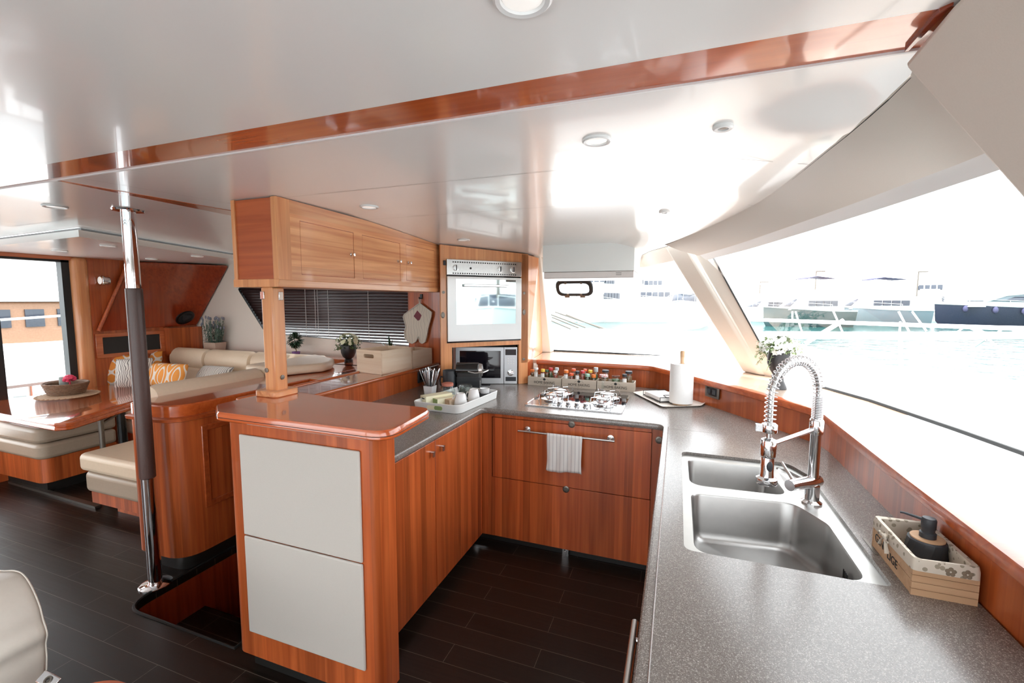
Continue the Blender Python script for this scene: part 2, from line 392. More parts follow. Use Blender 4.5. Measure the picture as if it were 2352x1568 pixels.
def m_pattern(name, bg, fg, scale, kind='voronoi', thr=.12):
    m, nt, b = _new(name); N = nt.nodes; L = nt.links
    tc = N.new('ShaderNodeTexCoord')
    if kind == 'voronoi':
        v = N.new('ShaderNodeTexVoronoi'); v.feature = 'DISTANCE_TO_EDGE'; v.inputs['Scale'].default_value = scale; v.inputs['Randomness'].default_value = .25; src = v.outputs['Distance']; op = 'LESS_THAN'
    elif kind == 'spots':
        v = N.new('ShaderNodeTexVoronoi'); v.inputs['Scale'].default_value = scale; src = v.outputs['Distance']; op = 'LESS_THAN'
    else:
        v = N.new('ShaderNodeTexWave'); v.inputs['Scale'].default_value = scale; v.inputs['Distortion'].default_value = 9; v.inputs['Detail'].default_value = 1; v.inputs['Detail Scale'].default_value = .8; src = v.outputs['Fac']; op = 'LESS_THAN'
    L.new(tc.outputs['Object'], v.inputs['Vector'])
    c = N.new('ShaderNodeMath'); c.operation = op; L.new(src, c.inputs[0]); c.inputs[1].default_value = thr
    mx = N.new('ShaderNodeMix'); mx.data_type = 'RGBA'; mx.inputs['A'].default_value = bg+(1,); mx.inputs['B'].default_value = fg+(1,)
    L.new(c.outputs[0], mx.inputs['Factor']); L.new(mx.outputs['Result'], b.inputs['Base Color']); b.inputs['Roughness'].default_value = .85
    return m
def m_contour(name, bg, fg, kx, kz, freq, duty, rot=0):
    m, nt, b = _new(name); N = nt.nodes; L = nt.links
    tc = N.new('ShaderNodeTexCoord'); sep = N.new('ShaderNodeSeparateXYZ'); L.new(tc.outputs['Object'], sep.inputs[0])
    def mt(op, *a):
        n = N.new('ShaderNodeMath'); n.operation = op
        for i, v in enumerate(a):
            if isinstance(v, (int, float)): n.inputs[i].default_value = v
            else: L.new(v, n.inputs[i])
        return n.outputs[0]
    x = mt('MULTIPLY', sep.outputs['X'], kx); z = mt('MULTIPLY', sep.outputs['Z'], kz)
    u = mt('ADD', mt('COSINE', x), mt('COSINE', z))
    w = mt('ABSOLUTE', mt('SINE', mt('MULTIPLY', u, freq)))
    c = mt('LESS_THAN', w, duty)
    mx = N.new('ShaderNodeMix'); mx.data_type = 'RGBA'; mx.inputs['A'].default_value = bg+(1,); mx.inputs['B'].default_value = fg+(1,)
    L.new(c, mx.inputs['Factor']); L.new(mx.outputs['Result'], b.inputs['Base Color']); b.inputs['Roughness'].default_value = .85
    return m
M['pil1'] = m_contour('orange_lattice_fabric', (.82,.30,.05), (.80,.74,.66), 50, 50, .8, .30)
M['pil2'] = m_pattern('grey_scribble_fabric', (.72,.68,.63), (.20,.18,.17), 17, 'wave', .22)
M['pil3'] = m_contour('orange_ogee_fabric', (.82,.32,.06), (.80,.74,.66), 36, 17, 2.6, .45)
M['liner'] = m_pattern('taupe_floral_cotton', (.64,.57,.48), (.33,.28,.21), 62, 'spots', .33)
M['speck'] = m_pattern('speckled_tray_enamel', (.74,.68,.62), (.22,.15,.12), 130, 'spots', .17)
M['ging'] = m_pattern('gingham_lid', (.75,.70,.68), (.60,.05,.06), 120, 'spots', .4)
M['mitt'] = m_pattern('printed_mitt_cotton', (.70,.62,.52), (.46,.40,.35), 12, 'wave', .02)
def m_sea():
    m, nt, b = _new('harbour_water'); N = nt.nodes; L = nt.links
    geo = N.new('ShaderNodeNewGeometry'); nz = N.new('ShaderNodeTexNoise'); nz.inputs['Scale'].default_value = .9; nz.inputs['Detail'].default_value = 4
    mp = N.new('ShaderNodeMapping'); mp.inputs['Scale'].default_value = (1,1,1); L.new(geo.outputs['Position'], mp.inputs['Vector']); L.new(mp.outputs[0], nz.inputs['Vector'])
    bp = N.new('ShaderNodeBump'); bp.inputs['Strength'].default_value = .5; bp.inputs['Distance'].default_value = .3; L.new(nz.outputs['Fac'], bp.inputs['Height']); L.new(bp.outputs[0], b.inputs['Normal'])
    b.inputs['Base Color'].default_value = (.03,.10,.095,1); b.inputs['Roughness'].default_value = .12; b.inputs['Specular IOR Level'].default_value = .3
    return m
M['sea'] = m_sea()
# ================================================================== ROOM SHELL
K = .986                                  # counter stands at .91
def c9(*p): return (p[0]*K, p[1]*K)
CT = .91
LZ = 1.085                                # window ledge height
def zc(x, y): return 2.06 - .05*max(0, y-2.0)**1.3

# floor with the stairwell opening
hole = rpoly([(-2.655,1.365),(-1.86,1.365),(-1.86,2.62),(-2.655,2.62)], [.13,0,0,.05], 8)
b = MB(); b.plate([(-6.6,-2.6),(1.3,-2.6),(1.3,4.5),(-6.6,4.5)], [hole], 0, .05); struct(b, 'floor', M['floor'])
b = MB(); rim = [(p[0], p[1], .002) for p in hole]; b.tube(rim, .008, 6, closed=True); struct(b, 'trim_1', M['rubber'])
# stairwell below the floor
b = MB(); b.box(-2.68,-2.655,1.3,2.7,-1.2,-.05); struct(b, 'wall_stair_left', M['cherry_shade'])
b = MB(); b.box(-1.86,-1.83,1.3,2.7,-1.2,-.05); struct(b, 'wall_stair_right', M['cherry_shade'])
b = MB(); b.box(-2.655,-1.86,2.62,2.65,-1.2,-.05); struct(b, 'wall_stair_back', M['cherry_shade'])
b = MB(); b.box(-2.655,-1.86,1.32,1.36,-1.2,-.05); struct(b, 'wall_stair_front', M['cherry'])
b = MB(); b.box(-2.655,-1.86,1.36,2.62,-1.2,-1.15); b.box(-2.655,-1.86,1.36,1.78,-1.15,-.27); struct(b, 'floor_stairs', M['floor'])

# ceiling, a lacquered panel that drops towards the windscreen and rolls down at the side
def WR(y): t = min(1, max(0, (y-1.076)/.30)); return t*t*(3-2*t)
SEAM = []
for px_, py_ in ((2090,180),(2045,222),(2000,262),(1950,305),(1900,345),(1830,402),(1760,455),(1705,486),(1650,512),(1610,530),(1572,545)):
    q_ = PZ(px_, py_, 2.005)
    for _ in range(40): q_ = q_*.5 + PZ(px_, py_, zc(0, q_.y)-.055*WR(q_.y))*.5
    SEAM.append((q_.y, q_.x))
SEAM = [(-3,.43),(.90,.40)] + [q for q in SEAM if q[0] > 1.1]
SEAM += [(SEAM[-1][0]+.22, SEAM[-1][1]-.12), (SEAM[-1][0]+.45, SEAM[-1][1]-.26), (4.2, SEAM[-1][1]-.34)]
def seam(y):
    n = len(SEAM)
    for i in range(1, n):
        if y <= SEAM[i][0] or i == n-1:
            p1, p2 = SEAM[i-1], SEAM[i]; p0 = SEAM[max(i-2,0)]; p3 = SEAM[min(i+1,n-1)]; h = p2[0]-p1[0]; t = (y-p1[0])/h
            if i < 3: return p1[1]+(p2[1]-p1[1])*t
            m1 = (p2[1]-p0[1])/(p2[0]-p0[0])*h; m2 = (p3[1]-p1[1])/max(1e-6, p3[0]-p1[0])*h if p3 != p2 else p2[1]-p1[1]
            return (2*t**3-3*t*t+1)*p1[1]+(t**3-2*t*t+t)*m1+(3*t*t-2*t**3)*p2[1]+(t**3-t*t)*m2
def cz(x, y):
    z = zc(x, y); s = seam(y); w = WR(y)
    t = max(0, (x-(s-.28))/.28)
    return z - .055*w*t*t*(3-2*t if t < 1 else 1)
XL = -2.29
def cfn(u, v):
    y = 1.076 + (3.75-1.076)*v; s = seam(y); x = XL+(s-XL)*u; return (x, y, cz(x, y))
b = MB(); b.grid(cfn, 40, 40); struct(b, 'ceiling_galley', M['ceil'])
b = MB(); b.prism([(-6.6,-2.6),(.45,-2.6),(.45,.942),(-6.6,.942)], 2.06, 2.10); struct(b, 'ceiling_saloon', M['ceil'])
b = MB(); b.prism([(-6.6,.935),(.45,.935),(.45,1.080),(-6.6,1.080)], 2.063, 2.10); struct(b, 'trim_2', M['cherry_top'])
b = MB(); b.box(-6.6,.40,1.074,1.080,2.058,2.07); struct(b, 'trim_3', M['white'])
b = MB(); b.prism([PZ(2078,119,2.055)[:2],PZ(2158,26,2.055)[:2],PZ(2190,12,2.055)[:2],PZ(2086,118,2.055)[:2]], 2.055, 2.07); struct(b, 'trim_4', M['cherry_shade'])
b = MB(); b.prism([(-2.30,1.08),(-2.285,1.08),(-2.20,1.80),(-2.20,3.9),(-2.33,3.9),(-2.33,1.80)], 2.058, 2.09); struct(b, 'trim_5', M['cherry_y'])
# dinette ceilings: a high part and a dropped soffit
b = MB(); b.prism([(-6.6,1.08),(-2.30,1.08),(-2.31,3.9),(-4.3,3.9),(-4.22,3.28),(-3.67,1.81),(-4.84,1.90),(-6.6,2.06)], 2.06, 2.10); struct(b, 'ceiling_dinette', M['ceil'])
b = MB(); b.prism([(-6.6,2.06),(-4.84,1.90),(-3.67,1.81),(-4.22,3.28),(-4.3,4.2),(-6.6,4.2)], 2.0, 2.045); struct(b, 'ceiling_soffit', M['ceil'])
b = MB(); b.prism([(-6.6,2.08),(-4.84,1.925),(-3.70,1.84),(-4.24,3.28),(-4.3,4.2),(-6.6,4.2)], 2.044, 2.064); struct(b, 'trim_6', M['toe'])
# fine joints between the ceiling panels
def joint(pts, name):
    b = MB(); 
    for a, q in zip(pts, pts[1:]):
        a = Vector(a); q = Vector(q); d = (q-a); n = Vector((-d.y, d.x)).normalized()*.0012
        for k in range(8):
            p0 = a+d*k/8; p1 = a+d*(k+1)/8
            zz = lambda p: (cz(p.x,p.y) if p.x > XL else 2.06)-.0012
            b.poly([(p0.x-n.x,p0.y-n.y,zz(p0)),(p1.x-n.x,p1.y-n.y,zz(p1)),(p1.x+n.x,p1.y+n.y,zz(p1)),(p0.x+n.x,p0.y+n.y,zz(p0))])
    struct(b, name, M['dsteel'])
joint([(-2.05,1.60),(.36,1.60)], 'trim_7'); joint([(-1.7,2.17),(.28,2.17)], 'trim_8'); joint([(-4.3,1.645),(-2.32,1.60)], 'trim_9')
joint([(-3.55,2.14),(-2.34,2.19)], 'trim_10'); joint([(-2.16,1.10),(-2.05,1.6),(-2.0,2.1)], 'trim_11')

# outer hull line of the glass at the ledge, from the windscreen corner back past the camera
OUT = [(.72,3.42),(.795,3.18),(.945,2.77),(1.06,2.25),(1.11,1.98),(1.145,1.5),(1.16,1.0),(1.17,.3),(1.17,-2.4)]
INN = [(-1.2,3.69),(-.28,3.69),(-.17,3.67),(-.05,3.51),(.125,3.27),(.40,2.87),(.57,2.60),(.635,2.49),(.652,2.38),(.652,1.6),(.66,1.1),(.66,-2.4)]
b = MB(); led = INN + list(reversed(OUT)) + [(.55,3.95),(.30,4.40),(-.13,4.42),(-1.30,4.46),(-1.30,3.69)]
sm0, sm1 = PZ(1896,949,LZ), PZ(2090,953,LZ)
far = [p for p in INN if p[1] > sm0.y] + [(sm0.x+.0,sm0.y),(sm1.x,sm1.y)] + [p for p in reversed(OUT) if p[1] > sm1.y] + [(.55,3.95),(.30,4.40),(-.13,4.42),(-1.30,4.46),(-1.30,3.69)]
near = [(sm0.x,sm0.y-.002)] + [p for p in INN if p[1] < sm0.y-.002] + [p for p in reversed(OUT) if p[1] < sm1.y-.002] + [(sm1.x,sm1.y-.002)]
b.plate(far, [], LZ, .03); struct(b, 'trim_12', M['palewood'])
b = MB(); b.plate(near, [], LZ, .03); struct(b, 'trim_22', M['wmat'])
def sweep(pts, prof, name, mat, parent=None, closed=False):   # profile (offset to the left, z) along a plan line
    rings = []
    n = len(pts)
    for i, p in enumerate(pts):
        a = Vector(pts[max(i-1,0)]); q = Vector(pts[min(i+1,n-1)]); p = Vector(p)
        t = (q-a).normalized(); nn = Vector((t.y, -t.x))
        if 0 < i < n-1:
            d1 = (p-a).normalized(); k = abs(nn.dot(Vector((d1.y,-d1.x)))) or 1; nn = nn/max(k,.5)
        rings.append([(p.x+nn.x*o, p.y+nn.y*o, z) for o, z in prof])
    b = MB(); b.loft(rings); return build(b, name, mat, parent)
RND = rpoly(INN[1:], [0,.1,.1,.2,.3,.3,.1,.1,.3,.3,0], 3)
RND = [(-1.13,3.69)] + RND
# bullnose of the ledge (towards the galley) and the upstand below it
o = sweep(RND, [(.0,1.087),(.012,1.084),(.016,1.07),(.014,1.052),(.006,1.045),(-.03,1.045),(-.03,1.087)], 'trim_13', M['cherry_h']); tag(o, kind='structure')
o = sweep([(x,y) for x,y in RND], [(-.02,CT-.03),(-.02,1.05),(-.045,1.05),(-.045,CT-.03)], 'wall_upstand', M['cherry']); tag(o, kind='structure')
# outboard side of the ledge closed against the hull, then the hull below the windows
b = MB(); b.prism(OUT + [(1.3,-2.4),(1.3,3.5),(.75,4.5),(.55,3.95)], -.05, LZ-.03); struct(b, 'wall_right', M['vinyl'])
b = MB(); b.prism([(-2.4,4.46),(.30,4.44),(.6,4.0),(.8,4.5),(-2.4,4.6)], -.05, LZ-.03); struct(b, 'wall_front', M['vinyl'])

# fascia (headliner) above the side window
FT = [(.405,.55,2.04),(.40,.85,2.035)] + [(seam(y), y, cz(seam(y), y)) for y in (1.10,1.45,2.0,2.5,2.8,3.05)]
FB = [(.60,.60,1.90),(.59,.90,1.90)] + [tuple(PZ(px_, py_, z_)) for px_, py_, z_ in ((2262,352,1.90),(2110,411,1.898),(1934,477,1.895),(1790,528,1.888),(1690,562,1.88),(1604,587,1.872))]
def dens(L, n=5):
    out = []
    for i in range(len(L)-1):
        p0 = Vector(L[max(i-1,0)]); p1 = Vector(L[i]); p2 = Vector(L[i+1]); p3 = Vector(L[min(i+2,len(L)-1)])
        for k in range(n):
            t = k/n; out.append(.5*((2*p1)+(p2-p0)*t+(2*p0-5*p1+4*p2-p3)*t*t+(3*p1-p0-3*p2+p3)*t**3))
    out.append(Vector(L[-1])); return out
FTd, FBd = dens(FT), dens(FB)
FTd = [Vector((seam(p.y), p.y, cz(seam(p.y), p.y))) if p.y >= 1.1 else p for p in FTd]
b = MB(); rings = []
for p, q in zip(FTd, FBd):
    d = (q-p); o_ = Vector((.5,0,.8)).normalized()*.03
    rings.append([p+Vector((-.004,0,.001)), p+d*.5+Vector((0,0,-.006)), q, q+Vector((.01,0,.014)), q+o_, p+o_+Vector((.02,0,.05)), p+Vector((-.03,0,.06))])
b.loft(rings); struct(b, 'ceiling_fascia', M['headl'])
b = MB(); b.tube([(p.x+.002,p.y,p.z-.001) for p in FTd], .0022, 6); struct(b, 'trim_14', M['toe'])
# thin outer frame of the side window below the fascia
b = MB(); b.loft([[q+Vector((.006,0,.004)), q+Vector((.045,.0,-.028)), q+Vector((.065,0,-.016)), q+Vector((.03,0,.02))] for q in FBd]); struct(b, 'window_frame_1', M['white'])

# fascia above the windscreen
b = MB(); fa = [(-1.20,3.72,1.965),(-.70,3.74,1.95),(-.34,3.70,1.945),(-.20,3.42,1.955),(-.08,3.20,1.96)]
fb = [(-1.24,3.80,1.89),(-.70,3.84,1.875),(-.30,3.80,1.865),(-.14,3.52,1.87),(-.02,3.34,1.88)]
fa, fb = dens(fa), dens(fb)
b.loft([[p, q, q+Vector((0,.05,.0)), p+Vector((0,.05,.03))] for p, q in zip(fa, fb)]); struct(b, 'ceiling_fascia_front', M['headl'])
b = MB(); b.tube([(p.x,p.y,p.z-.001) for p in fa], .002, 6); struct(b, 'trim_15', M['toe'])
b = MB(); b.prism([(-2.4,3.74),(-.30,3.74),(-.30,4.0),(-2.4,4.0)], 1.975, 2.1); struct(b, 'ceiling_front_edge', M['ceil'])

# A-pillar between the windscreen and the side window, with its white jamb
b = MB()
top = [(-.105,3.23,1.965),(.02,3.13,1.965),(.055,3.15,1.965),(.07,3.28,1.93),(-.01,3.48,1.965)]
bot = [(.455,3.615,LZ),(.545,3.485,LZ),(.59,3.465,LZ),(.66,3.50,LZ),(.64,3.80,LZ)]
b.loft([bot, top]); struct(b, 'wall_pillar_front', M['headl'], bevel=.022, seg=4)
b = MB(); b.loft([[(.045,3.17,1.95),(.19,3.11,1.882),(.20,3.13,1.88),(.06,3.22,1.95)],[(.575,3.475,LZ),(.645,3.405,LZ),(.66,3.43,LZ),(.60,3.52,LZ)]]); struct(b, 'window_frame_4', M['headl'])
b = MB(); g0, g1 = Vector((.645,3.400,LZ+.01)), Vector((.192,3.105,1.875)); d = Vector((-.002,-.003,0))
b.tube([g0+d, g1+d], .005, 6); struct(b, 'trim_16', M['rubber'])
# near pillar, upper right
b = MB()
b.loft([[tuple(PZ(2074,150,2.03)),tuple(PZ(2184,16,2.05)),(.40,.50,2.055),(.47,.50,2.09),(.45,1.072,2.06)],
        [(.575,1.105,1.79),(.60,.93,1.80),(.62,.50,1.82),(.70,.50,1.84),(.66,1.105,1.83)],
        [(1.08,1.19,1.085),(1.09,.93,1.085),(1.10,.50,1.085),(1.2,.50,1.085),(1.2,1.19,1.085)]])
struct(b, 'wall_pillar_near', M['vinyl'], bevel=.008)
b = MB(); b.loft([[(.388,.75,2.052),(.395,.40,2.055),(.43,.40,2.06)],[(.60,.77,1.80),(.585,.40,1.80),(.62,.40,1.82)],[(1.09,.80,1.09),(1.06,.40,1.09),(1.11,.40,1.09)]])
struct(b, 'wall_pillar_cover', M['headl'])

# window panes
def pane(rings, name):
    b = MB(); b.loft(rings, closed=False, caps=False); return struct(b, name, M['glass'])
def outpt(y):
    for a, q in zip(OUT, OUT[1:]):
        if y <= a[1] and y >= q[1]: t = (a[1]-y)/(a[1]-q[1]); return a[0]+(q[0]-a[0])*t
    return OUT[0][0]
fbs = [(q.x+.05, q.y, q.z-.024) for q in FBd]
pane([[p, (outpt(p[1]), p[1]+.0, LZ+.002)] for p in fbs], 'window_1')
pane([[(-1.22,3.86,1.885),(-1.235,4.40,LZ+.002)],[(-.30,3.86,1.87),(.05,4.37,LZ+.002)],[(-.05,3.50,1.88),(.50,3.80,LZ+.002)],[(.0,3.38,1.885),(.56,3.66,LZ+.002)]], 'window_2')
pane([[(.62,.45,1.89),(1.15,.45,LZ+.002)],[(.62,-2.4,1.89),(1.16,-2.4,LZ+.002)]], 'window_3')
b = MB(); b.tube([(.62,.45,1.9),(.62,-2.4,1.9)], .03, 6); struct(b, 'window_frame_2', M['headl'])
b = MB(); b.prism([(.40,-2.4),(.64,-2.4),(.64,.6),(.40,.6)], 1.90, 2.06); struct(b, 'ceiling_edge_near', M['headl'])
# black gaskets where the glass meets the ledge
b = MB(); b.tube([(x-.003,y,LZ+.004) for x,y in OUT[1:]], .010, 6); struct(b, 'trim_17', M['rubber'])
b = MB(); b.tube([(-1.17,4.38,LZ+.03),(-1.165,4.385,LZ+.006),(-.6,4.38,LZ+.006),(-.13,4.365,LZ+.006)], [.004,.010,.008,.003], 6); struct(b, 'trim_18', M['rubber'])
# cream post left of the windscreen
b = MB(); b.loft([[(-1.275,4.22,LZ),(-1.165,4.27,LZ),(-1.165,4.42,LZ),(-1.275,4.42,LZ)],[(-1.145,3.60,1.975),(-1.10,3.66,1.975),(-1.10,3.78,1.975),(-1.145,3.78,1.975)]])
struct(b, 'wall_pillar_left', M['headl'], bevel=.008)

# hull side behind the sofa, with the slanted window and its blind
HY = 3.80
win = [(-4.79,1.73),(-4.41,1.25),(-4.33,1.215),(-2.15,1.13),(-2.15,1.73)]
wpoly = rpoly(win, [.03,.08,.03,0,0], 5)
b = MB(); b.plate([(-5.6,-.05),(-1.9,-.05),(-1.9,2.08),(-5.6,2.08)], [wpoly], 0, .05)
b.xf(Matrix(((1,0,0,0),(0,0,-1,HY),(0,1,0,0),(0,0,0,1)))); struct(b, 'wall_side', M['vinyl'])
b = MB(); b.poly([(p[0],HY+.045,p[1]) for p in wpoly]); struct(b, 'window_4', M['glass'])
bl = thing('venetian_blind', 'closed dark brown venetian blind in the slanted window behind the sofa', 'blind', (-3.4,HY,1.13))
b = MB(); z = 1.118; ns = 0
import bisect
while z < 1.74:
    zl = z
    if zl < 1.25: x0 = -4.41+(1.25-zl)*1.2
    else: x0 = -4.79+(1.73-zl)/(1.73-1.25)*.38
    x0 -= .03; zr = z; x1 = -2.16
    tl = .28 + .95*max(0, (1.42-z)/.30)**1.1                # the lowest slats stand more open
    dy, dz = .0165*math.sin(tl+.15), .0165*math.cos(tl)
    if z > 1.15+0: b.poly([(x0,HY+.024-dy,z-dz),(x1,HY+.024-dy,z-dz-.0),(x1,HY+.024+dy,z+dz),(x0,HY+.024+dy,z+dz)])
    z += .0300
build(b, 'slats', M['slat'], bl, solid=.0015)
for px, py in ((700,662),(722,662),(728,662),(752,662),(845,672)):
    p = PY(px, py, HY+.008); b = MB(); b.tube([(p.x,HY+.008,1.72),(p.x,HY+.008,1.16)], .0022, 5); build(b, 'ladder_cord', M['cord'], bl)
# rounded frame edge of that window
cxw = (-3.3, 1.42); ins = lambda k, y: [(cxw[0]+(p[0]-cxw[0])*(1-k*.6), y, cxw[1]+(p[1]-cxw[1])*(1-k*2.5)) for p in wpoly]
b = MB(); b.loft([ins(-.002,HY-.001), ins(-.002,HY-.004), ins(.006,HY-.004), ins(.006,HY+.046)], caps=False); struct(b, 'window_frame_3', M['rubber'])

# aft bulkhead: door opening, lamp wall, slanted locker front
AX = -5.5
b = MB(); b.box(AX-.05,AX,2.76,3.86,-.05,2.0); struct(b, 'wall_aft', M['cherry'])
b = MB(); b.box(AX-.09,AX+.03,2.625,2.76,0,2.0); struct(b, 'wall_door_post', M['cherry_litz'], bevel=.04, seg=4)
b = MB(); b.box(AX-.1,AX-.02,2.565,2.625,0,2.0); b.box(AX-.1,AX-.02,2.03,2.12,0,2.0); b.box(AX-.1,AX-.02,2.10,2.625,1.945,1.975); b.box(AX-.1,AX-.02,-.2,2.1,1.945,1.975); b.box(AX-.1,AX-.02,2.1,2.6,0,.03); struct(b, 'door_1', M['black'])
b = MB(); b.box(AX-.1,AX+.005,-1,2.76,1.965,2.06); struct(b, 'trim_19', M['cherry_y'])
b = MB(); b.poly([(AX-.06,2.12,.03),(AX-.06,2.565,.03),(AX-.06,2.565,1.945),(AX-.06,2.12,1.945)]); struct(b, 'window_5', M['glass'])
b = MB(); b.poly([(AX-.06,.6,.4),(AX-.06,2.03,.4),(AX-.06,2.03,1.945),(AX-.06,.6,1.945)]); struct(b, 'window_6', M['glass'])
b = MB(); b.box(AX-.1,AX,-2.6,.6,0,2.06); b.box(AX-.1,AX,.6,2.1,0,.4); struct(b, 'wall_aft_near', M['cherry'])
# slanted overhead front above the sofa end
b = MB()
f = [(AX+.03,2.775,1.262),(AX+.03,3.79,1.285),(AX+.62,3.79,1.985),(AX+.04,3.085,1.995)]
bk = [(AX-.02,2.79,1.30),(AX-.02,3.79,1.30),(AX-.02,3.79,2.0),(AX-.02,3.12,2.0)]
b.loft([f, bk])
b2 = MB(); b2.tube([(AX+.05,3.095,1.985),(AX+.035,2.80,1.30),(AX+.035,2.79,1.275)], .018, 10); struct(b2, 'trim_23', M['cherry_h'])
slant = struct(b, 'wall_slanted_locker', M['cherry_shade'], bevel=.018, seg=4)
# soft step and recess frame low on the bulkhead
b = MB(); b.plate([(2.77,.995),(3.42,.995),(3.42,1.245),(2.77,1.245)], [[(2.83,1.035),(3.37,1.035),(3.37,1.205),(2.83,1.205)]], 0, .016)
b.xf(Matrix(((0,0,1,AX+.016),(1,0,0,0),(0,1,0,0),(0,0,0,1)))); struct(b, 'trim_20', M['cherry_y'], bevel=.004)
b = MB(); b.box(AX,AX+.003,2.83,3.37,1.035,1.205); struct(b, 'trim_21', M['toe'])
b = MB(); b.box(AX,AX+.10,3.42,3.79,.95,1.27); struct(b, 'wall_locker_low', M['cherry'])
# walls behind and beside the camera, with windows
b = MB(); b.plate([(-6.6,-.05),(1.3,-.05),(1.3,2.15),(-6.6,2.15)], [[(-5.6,.15),(-2.9,.15),(-2.9,2.0),(-5.6,2.0)],[(-2.75,.15),(1.0,.15),(1.0,2.0),(-2.75,2.0)]], 0, .08)
b.xf(Matrix(((1,0,0,0),(0,0,1,-2.5),(0,1,0,0),(0,0,0,1)))); struct(b, 'wall_back', M['vinyl'])
b = MB(); b.poly([(-5.6,-2.54,.15),(-2.9,-2.54,.15),(-2.9,-2.54,2.0),(-5.6,-2.54,2.0)]); struct(b, 'window_7', M['glass'])
b = MB(); b.poly([(-2.75,-2.54,.15),(1.0,-2.54,.15),(1.0,-2.54,2.0),(-2.75,-2.54,2.0)]); struct(b, 'window_8', M['glass'])

# ================================================================== GALLEY CABINETS
FX = -1.163                                # face of the left run
def block(name, label, cat, parts, loc):
    t = thing(name, label, cat, loc); 
    return t
t = thing('base_cabinet', 'cherry base cabinet with two tall doors under the left worktop', 'cabinet', (-1.5,2.0,0))
b = MB(); b.prism([(-1.75,1.462),(FX-.02,1.462),(FX-.02,2.605),(-1.75,2.605)], .07, .872); build(b, 'body', M['cherry'], t)
b = MB(); b.prism([(-1.75,1.45),(FX-.05,1.45),(FX-.05,2.60),(-1.75,2.60)], 0, .07); build(b, 'toe_kick', M['toe'], t)
for y0, y1 in ((1.463,1.998),(2.004,2.595)):
    b = MB(); b.box(FX-.02,FX,y0,y1,.062,.872); d = build(b, 'door', M['cherry'], t, bevel=.002)
    y = 1.953 if y0 < 1.9 else 2.056
    b = MB(); b.box(FX,FX+.022,y-.010,y+.010,.822,.826); b.box(FX+.016,FX+.022,y-.010,y+.010,.800,.826); build(b, 'handle', M['steel'], d, bevel=.001)

DY = 2.61
t = thing('drawer_cabinet', 'cherry cabinet under the hob with a wide drop front drawer and round latches', 'cabinet', (-.6,2.9,0))
b = MB(); b.box(-1.16,-.03,DY+.02,3.2,.07,.875); build(b, 'body', M['cherry'], t)
b = MB(); b.box(-1.30,.03,DY+.05,3.2,0,.07); build(b, 'toe_kick', M['toe'], t)
b = MB(); b.box(-1.20,-1.10,DY,DY+.02,.058,.875); b.box(-1.10,-.118,DY,DY+.02,.855,.875); b.box(-.111,-.03,DY,DY+.02,.058,.875); build(b, 'face_frame', M['cherry'], t)
b = MB(); b.box(-1.094,-.116,DY-.001,DY+.02,.459,.851); d1 = build(b, 'drawer', M['cherry'], t, bevel=.0015)
b = MB(); b.box(-1.10,-.113,DY,DY+.02,.058,.455); d2 = build(b, 'lower_panel', M['cherry'], t, bevel=.0015)
def latch(x, z, y, par, nm='latch', r=.021):
    b = MB(); b.lathe([(r,0),(r,.004),(r*.8,.006),(r*.55,.006),(r*.5,.003),(0,.003)], (x,y,z), 24, Matrix.Rotation(PI/2,4,'X')); b.box(x-r*.5,x+r*.5,y-.006,y-.003,z-.002,z+.002); return build(b, nm, M['dsteel'], par)
latch(-.578,.855,DY,d1); latch(-.607,.446,DY,d2); latch(-.075,.815,DY,t, r=.021)
b = MB(); b.tube([(-.905,DY-.045,.793),(-.317,DY-.045,.793)], .0065, 12)
for x in (-.857,-.344): b.lathe([(.02,0),(.02,.004),(.008,.006),(.007,.045)], (x,DY-.001,.803 if 0 else .795), 16, Matrix.Rotation(PI/2,4,'X'))
build(b, 'towel_rail', M['steel'], d1)
# striped towel over the rail
b = MB(); x0, x1 = -.712, -.508
def tw(u, v):
    x = x0+(x1-x0)*u + .004*math.sin(9*v+3*u) - .008*(v-.5)*(.5-u); w = .004*math.sin(u*19+v*3)*min(1, abs(v-.5)*3)
    if v < .5: s = (.5-v)/.5; return (x, DY-.030+w*.3, .802-.215*s+.004*math.sin(u*7))
    s = (v-.5)/.5; return (x+.012*s*(u-.5), DY-.056-.004*s+w,   .802-.228*s-.006*math.sin(u*6)*s)
b.grid(tw, 24, 30); tag(build(b, 'dish_towel', M['towel'], solid=.004, ang=180), 'white dish towel with thin dark stripes hanging on the steel rail', 'towel')

t = thing('sink_cabinet', 'cherry cabinet under the sink with a long steel bar handle', 'cabinet', (.3,1.3,0))
b = MB(); b.box(.0,.66,-.6,2.6,.07,.66); b.box(-.02,0,-.6,2.60,.07,.872); build(b, 'body', M['cherry'], t)
b = MB(); b.box(.03,.66,-.6,2.6,0,.07); build(b, 'toe_kick', M['toe'], t)
for y0, y1 in ((-.58,1.06),(1.066,1.83),(1.836,2.58)):
    b = MB(); b.box(-.035,-.02,y0,y1,.062,.868); d = build(b, 'door', M['cherry'], t, bevel=.002)
    if y0 < 0:
        b = MB(); b.tube([(-.068,.2,.865),(-.068,1.005,.865)], .008, 12); b.tube([(-.068,.95,.865),(-.036,.95,.865)], .005, 8); b.tube([(-.068,.3,.865),(-.036,.3,.865)], .005, 8); build(b, 'handle', M['steel'], d)
b = MB(); b.lathe([(.011,0),(.011,.012),(.009,.018),(0,.02)], (-.035,1.87,.45), 12, Matrix.Rotation(-PI/2,4,'Y')); build(b, 'knob', M['white'], t)

